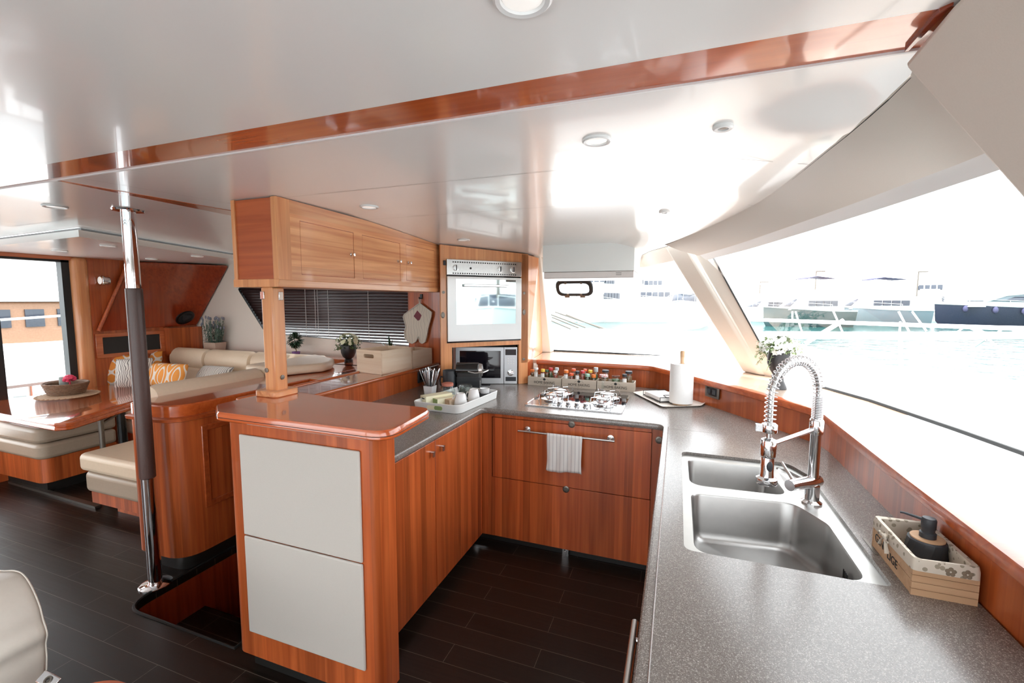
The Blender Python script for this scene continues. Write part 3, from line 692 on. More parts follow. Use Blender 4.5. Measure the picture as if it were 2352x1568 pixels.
# peninsula end of the left run with two padded panels
t = thing('peninsula', 'cherry peninsula end with two stacked ivory padded panels facing the saloon', 'cabinet', (-1.37,1.45,0))
b = MB(); out = rpoly([(-1.748,1.30),(-1.0,1.30),(-1.0,1.415),(-1.748,1.415)], [.045,.045,0,0], 6); b.prism(out, .08, 1.115); build(b, 'end_panel', M['cherry'], t)
b = MB(); b.prism([(-1.748,1.416),(FX-.03,1.416),(FX-.03,1.419),(-1.748,1.419)], .08, 1.11); build(b, 'side_panel', M['cherry'], t)
b = MB(); b.box(-1.70,-1.05,1.34,1.40,0,.08); tk_ = build(b, 'toe_kick', M['toe'], t)
q = PY(583, 1491, 1.339); b = MB(); b.box(q.x-.012,q.x+.012,1.3385,1.3398,.045,.072); build(b, 'green_sticker', pm('green_sticker', (.03,.30,.12), .5, var=.5, scale=200), tk_)
for z0, z1 in ((.627,1.053),(.196,.622)):
    b = MB(); b.box(-1.661,-1.064,1.288,1.30,z0,z1); build(b, 'padded_panel', M['panel'], t, bevel=.008, seg=3)
t = thing('raised_worktop', 'glossy cherry raised worktop with rounded corners on top of the peninsula', 'countertop', (-1.4,1.42,1.115))
b = MB(); top = rpoly([(-1.846,1.335),(-1.72,1.245),(-.905,1.245),(-.945,1.615),(-1.45,1.615),(-1.66,1.66),(-1.845,1.70)], [.03,.05,.09,.07,.04,.05,.02], 6)
sm = lambda k: [(-1.38+(p[0]+1.38)*k, 1.43+(p[1]-1.43)*(1-(1-k)*2)) for p in top]
b.loft([[(x,y,1.113) for x,y in sm(.985)], [(x,y,1.118) for x,y in sm(1)], [(x,y,1.140) for x,y in sm(1)], [(x,y,1.150) for x,y in sm(.988)]])
build(b, 'top', M['cherry_top'], t)
b = MB(); b.tube([(x,y,1.128) for x,y in sm(1.0005)], .0012, 4, closed=True); build(b, 'inlay_line', M['toe'], t)
# grab post from the raised worktop up to the overhead cabinet
t = thing('grab_post', 'pale wooden square post with rounded foot holding up the overhead cabinet', 'post', (-1.772,1.585,1.15))
b = MB(); b.box(-1.807,-1.737,1.55,1.62,1.165,1.655); build(b, 'shaft', M['cherry_litz'], t, bevel=.008, seg=3)
b = MB(); b.prism(rrect(-1.842,-1.702,1.515,1.655,.03), 1.15, 1.178); build(b, 'foot', M['cherry_lit'], t, bevel=.005)
for fx, fy, M_ in ((-1.795,1.549,'x'),(-1.7365,1.60,'y')):
    b = MB()
    if M_ == 'x': b.box(fx-.012,fx+.012,fy-.003,fy+.001,1.60,1.635)
    else: b.box(fx-.001,fx+.003,fy-.016,fy+.010,1.595,1.635)
    build(b, 'socket_plate', M['chrome'], t, bevel=.004)
for c_, rot in (((-1.79,1.548,1.27),'x'),((-1.735,1.585,1.235),'y')):
    b = MB(); b.lathe([(.011,0),(.011,.002),(0,.003)], c_, 16, Matrix.Rotation(PI/2,4,'X') if rot == 'x' else Matrix.Rotation(PI/2,4,'Y')); build(b, 'plug', M['dsteel'], t)

# low shelf behind the left worktop, backsplash, fiddle rail
t = thing('display_shelf', 'glossy cherry shelf behind the left worktop with a raised fiddle rail', 'shelf', (-2.12,2.4,.9))
b = MB(); b.prism([(-2.315,1.80),(-1.93,1.62),(-1.93,3.38),(-2.315,3.38)], .99, 1.035); build(b, 'board', M['cherry_y'], t)
b = MB(); b.box(-1.95,-1.925,1.62,3.38,.88,1.045); build(b, 'backsplash', M['cherry'], t)
b = MB(); b.box(-1.957,-1.912,1.66,3.385,1.037,1.063); build(b, 'fiddle_rail', M['cherry_y'], t, bevel=.01, seg=3)
b = MB(); b.box(-2.33,-2.305,1.80,3.38,.93,1.045); build(b, 'rim', M['cherry_y'], t, bevel=.01, seg=3)
b = MB(); b.box(-2.30,-1.96,2.68,3.38,.0,.985); build(b, 'support', M['cherry'], t)

# U-shaped worktop
HF = rpoly([(.038,1.285),(.513,1.285),(.513,2.02),(.46,2.155),(.038,2.155)], [.03,.02,.05,.06,.03], 6)
outer = rpoly([(-1.745,1.425),(-1.165,1.425),(-1.165,2.603),(-.045,2.603),(-.045,-.6),(.672,-.6),(.672,2.42),(.56,2.78),(.42,3.07),(.14,3.38),(-.10,3.66),(-1.15,3.70),(-1.93,3.70),(-1.93,1.75),(-1.745,1.70)], [0,0,.05,.06,0,0,0,0,0,0,0,0,0,0,0], 6)
t = thing('worktop', 'speckled grey brown solid surface worktop running around the galley', 'countertop', (-.5,2.6,.87))
b = MB(); b.plate(outer, [HF], CT, .0); b.plate([(x,y) for x,y in outer], [HF], CT-.035, 0)
for lp in (outer, HF): b.loft([[(x,y,CT-.035) for x,y in lp],[(x,y,CT) for x,y in lp]], caps=False)
build(b, 'top', M['counter'], t)
edge = [(-1.165,1.42)] + [p for p in outer if 1.43 < p[1] < 2.605 and -1.17 < p[0] < -.04] + [(-.045,-.6)]
e2 = sorted([p for p in edge], key=lambda p: 0)
def edgeprof(zz): return [(0,CT),(.006,CT-.0015),(.010,CT-.007),(.010,CT-.027),(.007,CT-.032),(0,CT-.033)]
o = sweep(e2, edgeprof(0), 'nosing', M['counter'], t)
b = MB(); b.tube([(x+.0,y,0) for x,y in []] or [(-.029,2.55,CT+.0005),(-.027,-.6,CT+.0005)], .0022, 4); build(b, 'edge_highlight', M['steel'], t)  # thin steel line standing in for the bullnose highlight
b = MB(); b.box(-.03,.45,2.5195,2.5205,CT,CT+.0004); build(b, 'seam_line', M['dsteel'], t)

# stainless double sink
t = thing('double_sink', 'stainless steel double sink set into the worktop below the tap', 'sink', (.28,1.72,.70))
SZ = CT-.012
b1 = rpoly([(.064,1.795),(.395,1.815),(.375,2.095),(.062,2.085)], [.06,.05,.03,.03], 6)
b2 = rpoly([(.066,1.305),(.470,1.305),(.468,1.62),(.40,1.755),(.066,1.715)], [.05,.05,.08,.06,.04], 6)
b3 = rpoly([(.41,1.89),(.492,1.86),(.492,2.02),(.44,2.12),(.41,2.12)], .02, 4)
b = MB(); sout = rpoly([(.030,1.277),(.521,1.277),(.521,2.03),(.465,2.163),(.030,2.163)], .03, 4)
b.plate(sout, [b1,b2,b3], SZ, 0); build(b, 'deck', M['sdeck'], t)
def bowl(lp, depth, name):
    n = len(lp); cx = sum(p[0] for p in lp)/n; cy = sum(p[1] for p in lp)/n
    b = MB(); R_ = []
    for k, zz in ((1.0,SZ),(.985,SZ-.006),(.955,SZ-depth*.8),(.93,SZ-depth*.93),(.86,SZ-depth),(.2,SZ-depth-.004)):
        R_.append([(cx+(x-cx)*k, cy+(y-cy)*k, zz) for x,y in lp])
    b.loft(R_, caps=False); b.poly([p for p in R_[-1]]); return build(b, name, M['steel2'], t, ang=60)
bowl(b1, .13, 'small_bowl'); big = bowl(b2, .17, 'large_bowl'); bowl(b3, .012, 'soap_tray')
b = MB(); c0 = Vector((.452,1.43,SZ-.045))
for i in range(4): b.box(.4555,.4575,1.40+i*.010,1.4035+i*.010,SZ-.065-(.006 if i%2 else 0),SZ-.040)
build(b, 'overflow_slots', M['ink'], big)
b = MB(); b.lathe([(.035,0),(.035,.003),(.028,.003),(.026,-.004),(.0,-.004)], (.25,1.52,SZ-.172), 20); build(b, 'drain', M['chrome'], big)

# spring tap
FXY = (.459,1.777)
t = thing('spring_tap', 'chrome kitchen tap with a coiled spring hose arching over the sink', 'tap', (FXY[0],FXY[1],SZ))
fx, fy = FXY; z0 = SZ
b = MB(); b.lathe([(.032,z0),(.032,z0+.006),(.026,z0+.010),(.0225,z0+.014),(.0225,z0+.065)], (fx,fy,0), 24); build(b, 'base', M['chrome'], t)
dv = Vector((.29-fx, 1.62-fy, 0)).normalized()
b = MB(); hz = z0+.078
a0 = Vector((fx,fy,hz))-dv*.030; b.tube([a0, a0+dv*.004, a0+dv*.055, Vector((fx,fy,hz+.004))+dv*.09, Vector((fx,fy,hz+.004))+dv*.118], [.018,.021,.021,.019,.0185], 20); body = build(b, 'mixer_body', M['chrome'], t)
b = MB(); q = Vector((fx,fy,hz+.004))+dv*.098; b.tube([q+Vector((0,0,.012)), q+Vector((-.02,.085,.045)), ], [.006,.004], 10); build(b, 'lever', M['chrome'], body)
b = MB(); b.lathe([(.0165,hz+.015),(.0165,1.155),(.0185,1.158),(.0185,1.196),(.016,1.198)], (fx,fy,0), 22); build(b, 'riser', M['chrome'], t)
sx, sy = .29, 1.62; 
top = 1.405; span = Vector((sx-fx, sy-fy, 0))
# hose path: straight up the riser, arch, down to the spray head
pth = []
L_ = span.length; rad = L_/2; zc0 = top-rad
for k in range(4): pth.append(Vector((fx,fy,1.19+(zc0-1.19)*k/4)))
for k in range(17):
    a = PI*k/16; pth.append(Vector((fx,fy,zc0)) + span*(.5-.5*math.cos(a)) + Vector((0,0,rad*math.sin(a))))
for k in range(1,7): pth.append(Vector((sx,sy,zc0-(zc0-1.14)*k/6)))
b = MB(); b.tube(pth, .0085, 12); build(b, 'hose', M['steel'], t)
# spring coils, tight over the riser then opening out over the arch
dist = [0]
for a, q in zip(pth, pth[1:]): dist.append(dist[-1]+(q-a).length)
def along(s):
    for i in range(len(pth)-1):
        if s <= dist[i+1] or i == len(pth)-2:
            u = (s-dist[i])/(dist[i+1]-dist[i]); return pth[i].lerp(pth[i+1], u), (pth[i+1]-pth[i]).normalized()
tot = dist[-1]; end = dist[20+4]; cp = []; s = 0; ph = 0
side = Vector((0,0,1)).cross(span.normalized())
while s < end:
    p, tg = along(s); nrm = tg.cross(side).normalized()
    cp.append(p + (nrm*math.cos(ph)+side*math.sin(ph))*.0165)
    pitch = .0058 if s < .085 else .0145; ph += 2*PI/12; s += pitch/12
b = MB(); b.tube(cp, .0019, 5); build(b, 'spring', M['chrome'], t, ang=180)
p_end, _ = along(end)
b = MB(); b.lathe([(.0225,-.013),(.0235,-.011),(.0235,.011),(.0225,.013),(.012,.013)], p_end, 20); b.box(p_end.x-.040,p_end.x-.018,p_end.y-.010,p_end.y+.006,p_end.z-.011,p_end.z+.011); build(b, 'spring_collar', M['chrome'], t)
b = MB(); b.lathe([(.030,1.005),(.032,1.010),(.031,1.024),(.021,1.030),(.0195,1.045),(.019,1.098),(.0185,1.1),(.0195,1.104),(.0195,1.15),(.011,1.158)], (sx,sy,0), 24); sp = build(b, 'spray_head', M['chrome'], t)
d_ = Vector((0-sx,0-sy,0)).normalized(); 
b = MB(); c_ = Vector((sx,sy,1.068))+Vector((.18,-.98,0)).normalized()*.0165; b.sphere(c_, .010, 14, 8, (1,.5,2.0)); build(b, 'spray_button', M['char'], sp)
b = MB(); b.lathe([(.022,1.095),(.0235,1.10),(.0235,1.148),(.022,1.152)], (sx,sy,0), 20); b.tube([Vector((fx,fy,1.165)), Vector((sx,sy,1.135))+Vector((.012,.012,0))], [.0075,.0075], 12); b.lathe([(.020,1.145),(.0215,1.148),(.0215,1.192),(.020,1.195)], (fx,fy,0), 20); build(b, 'hose_arm', M['chrome'], t)
# ================================================================== OVERHEAD CABINET, OVEN TOWER, HOOD
t = thing('overhead_cabinet', 'long cherry overhead cabinet with three doors hanging from the ceiling', 'cabinet', (-1.84,2.3,1.655))
def top_at(y): return zc(-1.8, y)-.001
X0, X1, Y0, Y1 = -1.978, -1.70, 1.557, 3.045
b = MB(); b.loft([[(X0,Y0+.03,1.69),(X1-.002,Y0+.03,1.69),(X1-.002,Y1,1.69),(X0,Y1,1.69)],[(X0,Y0+.03,2.058),(X1-.002,Y0+.03,2.058),(X1-.002,Y1,2.0),(X0,Y1,2.0)]]); build(b, 'carcass', M['cherry'], t)
b = MB(); b.box(X0+.022,X1-.032,Y0+.008,Y0+.03,1.69,2.056); build(b, 'end_panel', M['cherry_h'], t)
b = MB(); b.box(X0,X0+.022,Y0,Y0+.03,1.69,2.058); b.box(X1-.032,X1-.001,Y0,Y0+.03,1.69,2.058); b.box(X0-.002,X1-.001,Y0-.004,Y0+.03,1.655,1.692); build(b, 'end_trim', M['cherry_litz'], t, bevel=.002)
# front frame around the three door openings
D = [(1.690,2.069,1.717,1.972),(2.140,2.512,1.719,1.966),(2.580,2.952,1.724,1.963)]
def zt(y): return 2.058 - .05*max(0,y-2.0)**1.3
hs = [[(y0,z0),(y1,z0+.0),(y1,z1-.004),(y0,z1)] for y0,y1,z0,z1 in D]
out = [(Y0+.004,1.69),(Y1,1.69),(Y1,zt(Y1)),(2.6,zt(2.6)),(2.2,zt(2.2)),(Y0+.004,2.058)]
b = MB(); b.plate(out, hs, 0, .018); b.xf(Matrix(((0,0,1,X1),(1,0,0,0),(0,1,0,0),(0,0,0,1)))); build(b, 'face_frame', M['cherry_lit'], t)
b = MB(); b.box(X0,X1+.006,Y0-.002,Y1+.01,1.655,1.69); build(b, 'bottom_rail', M['cherry_lit'], t, bevel=.003)
b = MB(); b.box(X1-.004,X1+.001,Y0-.0015,Y0+.075,1.69,2.057); build(b, 'corner_stile', M['cherry_litz'], t)
for i, (y0,y1,z0,z1) in enumerate(D):
    b = MB(); g = .003; b.loft([[(X1-.012,y0+g,z0+g),(X1-.012,y1-g,z0+g),(X1-.012,y1-g,z1-g-.004),(X1-.012,y0+g,z1-g)],[(X1-.001,y0+g,z0+g),(X1-.001,y1-g,z0+g),(X1-.001,y1-g,z1-g-.004),(X1-.001,y0+g,z1-g)]])
    d = build(b, 'door', M['cherry_lit'], t, bevel=.001)
    ky = y1-.025 if i < 2 else y0+.025
    b = MB(); b.lathe([(.009,0),(.009,.003),(.006,.006),(.0075,.014),(.0095,.020),(.008,.025),(0,.027)], (X1,ky,1.845), 16, Matrix.Rotation(PI/2,4,'Y')); build(b, 'knob', M['chrome'], d)

# oven tower, angled across the corner
TA, TB = Vector((-1.662,2.967,0)), Vector((-1.152,3.500,0))
TD = (TB-TA).normalized(); TN = Vector((TD.y,-TD.x,0)); TLn = (TB-TA).length
def tp(s, z, o=0): p = TA+TD*s+TN*o; return (p.x, p.y, z)
def tbox(b, s0, s1, z0, z1, o0, o1): return b.loft([[tp(s0,z0,o0),tp(s1,z0,o0),tp(s1,z0,o1),tp(s0,z0,o1)],[tp(s0,z1,o0),tp(s1,z1,o0),tp(s1,z1,o1),tp(s0,z1,o1)]])
def ztw(p): return zc(p[0],p[1])-.012
t = thing('oven_tower', 'tall cherry corner cabinet holding the oven above an open microwave niche', 'cabinet', (-1.45,3.4,CT))
b = MB()
fr = [(0,CT+.002),(.085,CT+.002),(.085,1.238),(.655,1.238),(.655,CT+.002),(TLn,CT+.002),(TLn,1.968),(0,2.005)]
b.loft([[tp(s,z,.0) for s,z in fr],[tp(s,z,-.022) for s,z in fr]]); build(b, 'front_frame', M['cherry_litz'], t)
b = MB(); P1,P2 = tp(.0,0,-.022), tp(TLn,0,-.022)
body = [P1[:2],P2[:2],(-1.165,3.70),(-1.60,3.78),(-2.2,3.74),(-2.2,3.42),(-1.74,3.42)]
b.prism(body, 1.24, 1.955)
b.prism([tp(.69,0,-.022)[:2], P2[:2], (-1.165,3.70), (-1.21,3.70)], CT+.002, 1.24)
build(b, 'carcass', M['cherry'], t)
b = MB(); b.prism([tp(0,0,-.023)[:2], tp(.05,0,-.023)[:2], (-1.80,3.42), (-1.86,3.42)], CT+.002, 1.239); build(b, 'niche_side', M['toe'], t)  # black lining: shade of the gap beside the microwave put into colour
b = MB(); b.prism([(-2.23,3.40),(-1.84,3.40),(-1.84,3.44),(-2.23,3.44)], 1.037, 1.98); build(b, 'side_wall_panel', M['cherry'], t)
b = MB(); b.loft([[tp(TLn,LZ,0),(-1.24,4.23,LZ+.003),(-1.3,4.23,LZ+.003),tp(TLn-.06,LZ,0)],[tp(TLn,1.962,0),(-1.115,3.66,1.95),(-1.2,3.70,1.95),tp(TLn-.06,1.962,0)]]); build(b, 'return_panel', M['cherry_litz'], t)
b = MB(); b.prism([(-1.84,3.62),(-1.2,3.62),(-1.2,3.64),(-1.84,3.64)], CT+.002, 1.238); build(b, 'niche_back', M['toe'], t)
for s,z in ((.022,1.655),(.70,1.655),(.70,1.115)):
    b = MB(); b.lathe([(.011,0),(.011,.003),(0,.004)], tp(s,z,0), 16, frame((0,0,0),TD,TN)); build(b, 'plug', M['dsteel'], t)
for s,z in ((.016,1.485),(.70,1.50)):
    b = MB(); b.lathe([(.017,0),(.017,.004),(.012,.005),(.012,.002),(0,.002)], tp(s,z,0), 18, frame((0,0,0),TD,TN)@Matrix.Diagonal((.8,1.35,1,1))); build(b, 'latch', M['dsteel'], t)
b = MB(); tbox(b, .022,.040,1.855,1.89,0,.010); build(b, 'hook_plate', M['char'], t, bevel=.002)

t = thing('built_in_oven', 'built-in oven with steel control panel and mirrored glass door', 'oven', tp(.36,1.272,0))
S0, S1 = .045, .668
b = MB(); tbox(b, S0,S1,1.272,1.90,-.02,.004); build(b, 'body', M['blackg'], t)
b = MB(); tbox(b, S0,S1,1.785,1.90,.004,.016); pnl = build(b, 'control_panel', M['steel'], t, bevel=.002)
b = MB(); tbox(b, S0+.002,S1-.002,1.285,1.774,.006,.022); door = build(b, 'door', M['ovenw'], t, bevel=.002)
b = MB(); tbox(b, S0+.068,S1-.055,1.412,1.755,.022,.0235); build(b, 'mirror_pane', M['mirror'], door)
b = MB(); tbox(b, S0+.125,S1-.125,1.698,1.718,.040,.052); tbox(b, S0+.13,S0+.145,1.70,1.716,.022,.041); tbox(b, S1-.145,S1-.13,1.70,1.716,.022,.041); build(b, 'handle', M['steel'], door, bevel=.003)
for zz in (1.797,1.880):
    b = MB()
    for i in range(29): tbox(b, S0+.045+i*.0185,S0+.055+i*.0185,zz-.004,zz+.005,.016,.0165)
    build(b, 'vent_grille', M['ink'], pnl)
for s in (.115,.478,.592):
    b = MB(); b.lathe([(.0245,0),(.0245,.003),(.020,.004),(.020,.014),(.0,.015)], tp(s,1.838,.016), 24, frame((0,0,0),TD,TN)); kn = build(b, 'knob', M['steel'], pnl)
    b = MB(); tbox(b, s-.0025,s+.0025,1.818,1.858,.030,.036); build(b, 'knob_grip', M['char'], kn)
b = MB(); b.lathe([(.008,0),(.008,.002),(0,.003)], tp(.233,1.838,.016), 14, frame((0,0,0),TD,TN)); build(b, 'indicator', M['ink'], pnl)

# microwave standing in the niche
t = thing('microwave', 'silver microwave with dark window standing in the niche under the oven', 'microwave', (-1.43,3.5,CT))
MR = Vector((-1.227,3.449,0)); MD = Vector((.938,.346,0)); MN = Vector((.346,-.938,0))
def mp_(s, z, o=0): p = MR+MD*(s-.505)+MN*o; return (p.x,p.y,z)
def mbox(b, s0,s1,z0,z1,o0,o1): return b.loft([[mp_(s0,z0,o0),mp_(s1,z0,o0),mp_(s1,z0,o1),mp_(s0,z0,o1)],[mp_(s0,z1,o0),mp_(s1,z1,o0),mp_(s1,z1,o1),mp_(s0,z1,o1)]])
b = MB(); mbox(b, .01,.495,CT+.012,1.215,-.20,-.005); build(b, 'body', M['black'], t)
for s in (.05,.45):
    b = MB(); mbox(b, s-.02,s+.02,CT,CT+.013,-.10,-.02); build(b, 'foot', M['rubber'], t)
b = MB(); mbox(b, 0,.395,CT+.002,1.215,-.005,.012); dr = build(b, 'door', M['mwave'], t, bevel=.003)
b = MB(); mbox(b, .035,.37,CT+.05,1.185,.012,.0135); build(b, 'window_pane', M['bglass'], dr)
b = MB(); mbox(b, .398,.505,CT+.002,1.215,-.005,.010); cp_ = build(b, 'control_panel', M['mwave'], t, bevel=.002)
b = MB(); mbox(b, .408,.496,1.150,1.198,.010,.012); build(b, 'display', M['bglass'], cp_)
b = MB(); mbox(b, .410,.496,CT+.025,CT+.060,.010,.013); build(b, 'door_button', M['char'], cp_, bevel=.004)
b = MB(); b.lathe([(.026,0),(.026,.006),(.018,.008),(.017,.022),(0,.024)], mp_(.452,1.005,.010), 24, frame((0,0,0),MD,MN)); build(b, 'dial', M['chrome'], cp_)
for i in range(9):
    b = MB(); b.lathe([(.006,0),(.006,.002),(0,.003)], mp_(.430+(i%3)*.022,1.12-(i//3)*.020,.010), 10, frame((0,0,0),MD,MN)); build(b, 'button', M['white'], cp_)

# cooker hood
t = thing('cooker_hood', 'white box cooker hood with steel lower strip hanging above the hob', 'cooker hood', (-.62,3.4,1.75))
b = MB(); hx0, hx1 = -.943, -.292
b.loft([[(hx0,3.20,1.803),(hx1,3.20,1.803),(hx1,3.68,1.803),(hx0,3.68,1.803)],[(hx0,3.20,2.00),(hx1,3.20,2.00),(hx1,3.68,1.955),(hx0,3.68,1.955)]]); build(b, 'canopy', M['wmat'], t, bevel=.002)
b = MB(); b.box(hx0+.008,hx1-.004,3.212,3.66,1.756,1.803); vs = build(b, 'steel_visor', M['visor'], t, bevel=.003)
b = MB(); b.box(-.415,-.378,3.210,3.2125,1.787,1.7895); b.box(-.415,-.378,3.210,3.2125,1.776,1.7785); build(b, 'logo_bars', M['ink'], vs)

# ================================================================== CEILING FITTINGS
def downlight(px, py, r, label, z=None, first=None):
    if z is None:
        p = PZ(px, py, 2.06)
        for _ in range(4): p = PZ(px, py, cz(p.x, p.y) if p.x > XL and p.y > 1.076 else 2.06)
    else: p = PZ(px, py, z)
    if first: return dup(first, loc=p, label=label, scale=(r/.045,r/.045,1))
    t = thing('ceiling_downlight', label, 'ceiling light', p, 0, 'downlights in the galley and dinette ceilings')
    b = MB(); b.lathe([(.045,0),(.045,-.004),(.041,-.0075),(.034,-.006),(.031,0)], (0,0,0), 32); build(b, 'trim_ring', M['white'], t, local=True)
    b = MB(); b.lathe([(.0,.0),(.0305,.0005),(.0305,-.003),(.02,-.0045),(0,-.005)], (0,0,0), 28); build(b, 'lens', M['lens'], t, local=True)
    t.scale = (r/.045,r/.045,1); return t
dl = downlight(1200, -8, .046, 'large white round ceiling light at the top edge of the photo')
downlight(1371, 321, .042, 'round white ceiling light beyond the wood band, above the sink side', first=dl)
downlight(848, 474, .046, 'round ceiling light beside the overhead cabinet front', first=dl)
downlight(1065, 550, .046, 'round ceiling light in front of the oven tower', first=dl)
downlight(126, 473, .050, 'round ceiling light left of the steel pole, before the dropped soffit', first=dl)
for (px, py, lab) in ((249,564,'ceiling light in the soffit just left of the steel pole'),(137,575,'ceiling light in the soffit nearest the aft door'),(348,594,'ceiling light in the soffit just right of the steel pole'),(453,588,'ceiling light in the soffit nearest the overhead cabinet')):
    downlight(px, py, .05, lab, z=1.999, first=dl)
def eyeball(px, py, r, label, first=None):
    p = PZ(px, py, 2.06)
    for _ in range(4): p = PZ(px, py, cz(p.x, p.y))
    if first: return dup(first, loc=p, label=label, scale=(r/.026,)*3)
    t = thing('ceiling_spotlight', label, 'ceiling light', p, 0, 'small spotlights over the sink and windscreen')
    b = MB(); b.lathe([(.026,.002),(.026,-.006),(.022,-.010),(.014,-.009),(.013,.0)], (0,0,0), 28); build(b, 'trim_ring', M['white'], t, local=True)
    b = MB(); b.lathe([(.0125,.0),(.0125,-.006),(.006,-.008),(0,-.007)], (0,0,0), 20); build(b, 'bulb', M['dsteel'], t, local=True)
    t.scale = (r/.026,)*3; return t
eb = eyeball(1661, 289, .026, 'small round spotlight with dark centre near the slanted fascia')
eyeball(1462, 535, .038, 'small spotlight at the top right corner of the cooker hood', eb)
eyeball(1526, 485, .026, 'small spotlight between the cooker hood and the windscreen pillar', eb)

# hatch port in the windscreen
t = thing('opening_port', 'black framed oval opening port set in the windscreen below the hood', 'window port', (-.86,3.9,1.6))
gl_n = Vector((0,-.835,-.54)).normalized(); pc = PY(1319, 661, 3.955); ux = Vector((1,0,0)); uy = gl_n.cross(ux)*-1
if uy.z < 0: uy = -uy
ov = rrect(-.163,.163,-.079,.079,.066,7)
b = MB(); rg = lambda kx, ky, o: [pc+ux*x*kx+uy*y*ky+gl_n*o for x,y in ov]
b.loft([rg(.84,.70,.0),rg(.84,.70,.012),rg(.90,.80,.016),rg(1.0,1.0,.012),rg(1.03,1.05,.0)], caps=False); build(b, 'outer_frame', M['rubber'], t)
P4 = [pc+ux*x*.84+uy*y*.70+gl_n*.012 for x,y in ov]
b = MB(); b.tube(P4, .004, 8, closed=True); build(b, 'inner_ring', M['char'], t)
b = MB(); b.poly([pc+ux*x*.86+uy*y*.76 for x,y in ov]); build(b, 'pane', M['glass'], t)
for x, y in ((-.07,-.079),(.07,-.079)):
    b = MB(); q = pc+ux*x+uy*y+gl_n*.012; b.box(-.022,.022,-.012,.012,-.006,.006, frame(q, ux, gl_n)); build(b, 'hinge', M['dsteel'], t)
for x, y in ((-.07,.06),(.07,.06),(-.06,-.055),(.06,-.055)):
    b = MB(); q = pc+ux*x+uy*y+gl_n*.016; b.box(-.010,.010,-.007,.007,-.006,.008, frame(q, ux, gl_n)); build(b, 'catch', M['dsteel'], t)

# socket on the upstand behind the tray
t = thing('double_socket', 'steel framed black double socket in the wooden upstand', 'socket', (.236,3.28,.985))
sa, sb = Vector((.137,3.278,0)), Vector((.412,2.878,0)); sd = (sb-sa).normalized(); sn = Vector((-sd.y,sd.x,0)); sn = -sn if sn.dot(Vector((-1,-1,0))) < 0 else sn
cc = PV(1637, 899, sa, sb)
b = MB(); b.box(-.066,.066,-.040,.040,0,.008, frame(cc, sd, sn)); build(b, 'frame', M['dsteel'], t, bevel=.003)
b = MB(); b.box(-.048,.048,-.026,.026,.008,.010, frame(cc, sd, sn)); build(b, 'inset', M['blackg'], t, bevel=.003)
for k in (-.024,.024):
    b = MB(); b.box(k-.016,k+.016,-.016,.016,.010,.0125, frame(cc, sd, sn)); build(b, 'rocker', M['char'], t, bevel=.002)
t = thing('wall_socket', 'small black socket low on the left backsplash behind the stirrers', 'socket', (-1.925,3.1,.95))
q = PX(967, 866, -1.922)
b = MB(); b.box(-1.925,-1.915,q.y-.05,q.y+.05,q.z-.04,q.z+.05); build(b, 'cover', M['char'], t, bevel=.003)
b = MB(); b.box(-1.915,-1.911,q.y-.03,q.y+.03,q.z-.02,q.z+.03); build(b, 'inset', M['blackg'], t)

# ================================================================== ON THE WORKTOP
# hob
t = thing('gas_hob', 'black glass gas hob with steel rim and four burners in front of the spice crates', 'hob', (-.61,3.02,CT))
hb = rrect(-.925,-.30,2.745,3.285,.012,3); hi = rrect(-.912,-.313,2.757,3.273,.008,3)
b = MB(); b.plate(hb, [hi], CT+.009, 0); b.loft([[(x,y,CT+.001) for x,y in hb],[(x,y,CT+.009) for x,y in hb]], caps=False); build(b, 'rim', M['chrome'], t)
b = MB(); b.prism(hi, CT+.002, CT+.008); build(b, 'glass_plate', M['bglass'], t)
for (x,y,r) in ((-.81,2.985,.036),(-.795,3.19,.045),(-.455,2.975,.036),(-.45,3.17,.048)):
    b = MB(); b.lathe([(r*2.0,0),(r*2.0,.002),(r*1.5,.006),(r*1.1,.010),(r*1.05,.022),(r*.9,.024)], (x,y,CT+.008), 28); bn = build(b, 'burner', M['chrome'], t)
    b = MB(); b.lathe([(r,.0),(r,.005),(r*.85,.008),(0,.009)], (x,y,CT+.031), 24); build(b, 'burner_cap', M['steel'], bn)
    b = MB()
    for k in range(4):
        a = PI/4+k*PI/2; ca, sa_ = math.cos(a), math.sin(a); ro = .105 if r > .04 else .09
        a2 = a+PI/2; 
        b.tube([(x+ca*.02,y+sa_*.02,CT+.050),(x+ca*ro,y+sa_*ro,CT+.050),(x+ca*(ro+.006),y+sa_*(ro+.006),CT+.010)], .0028, 6)
    build(b, 'pan_support', M['chrome'], bn)
for x in (-.705,-.648,-.592,-.535):
    b = MB(); b.lathe([(.018,0),(.018,.004),(.014,.006),(.015,.020),(.011,.024),(0,.025)], (x,2.815,CT+.008), 20); build(b, 'knob', M['chrome'], t)

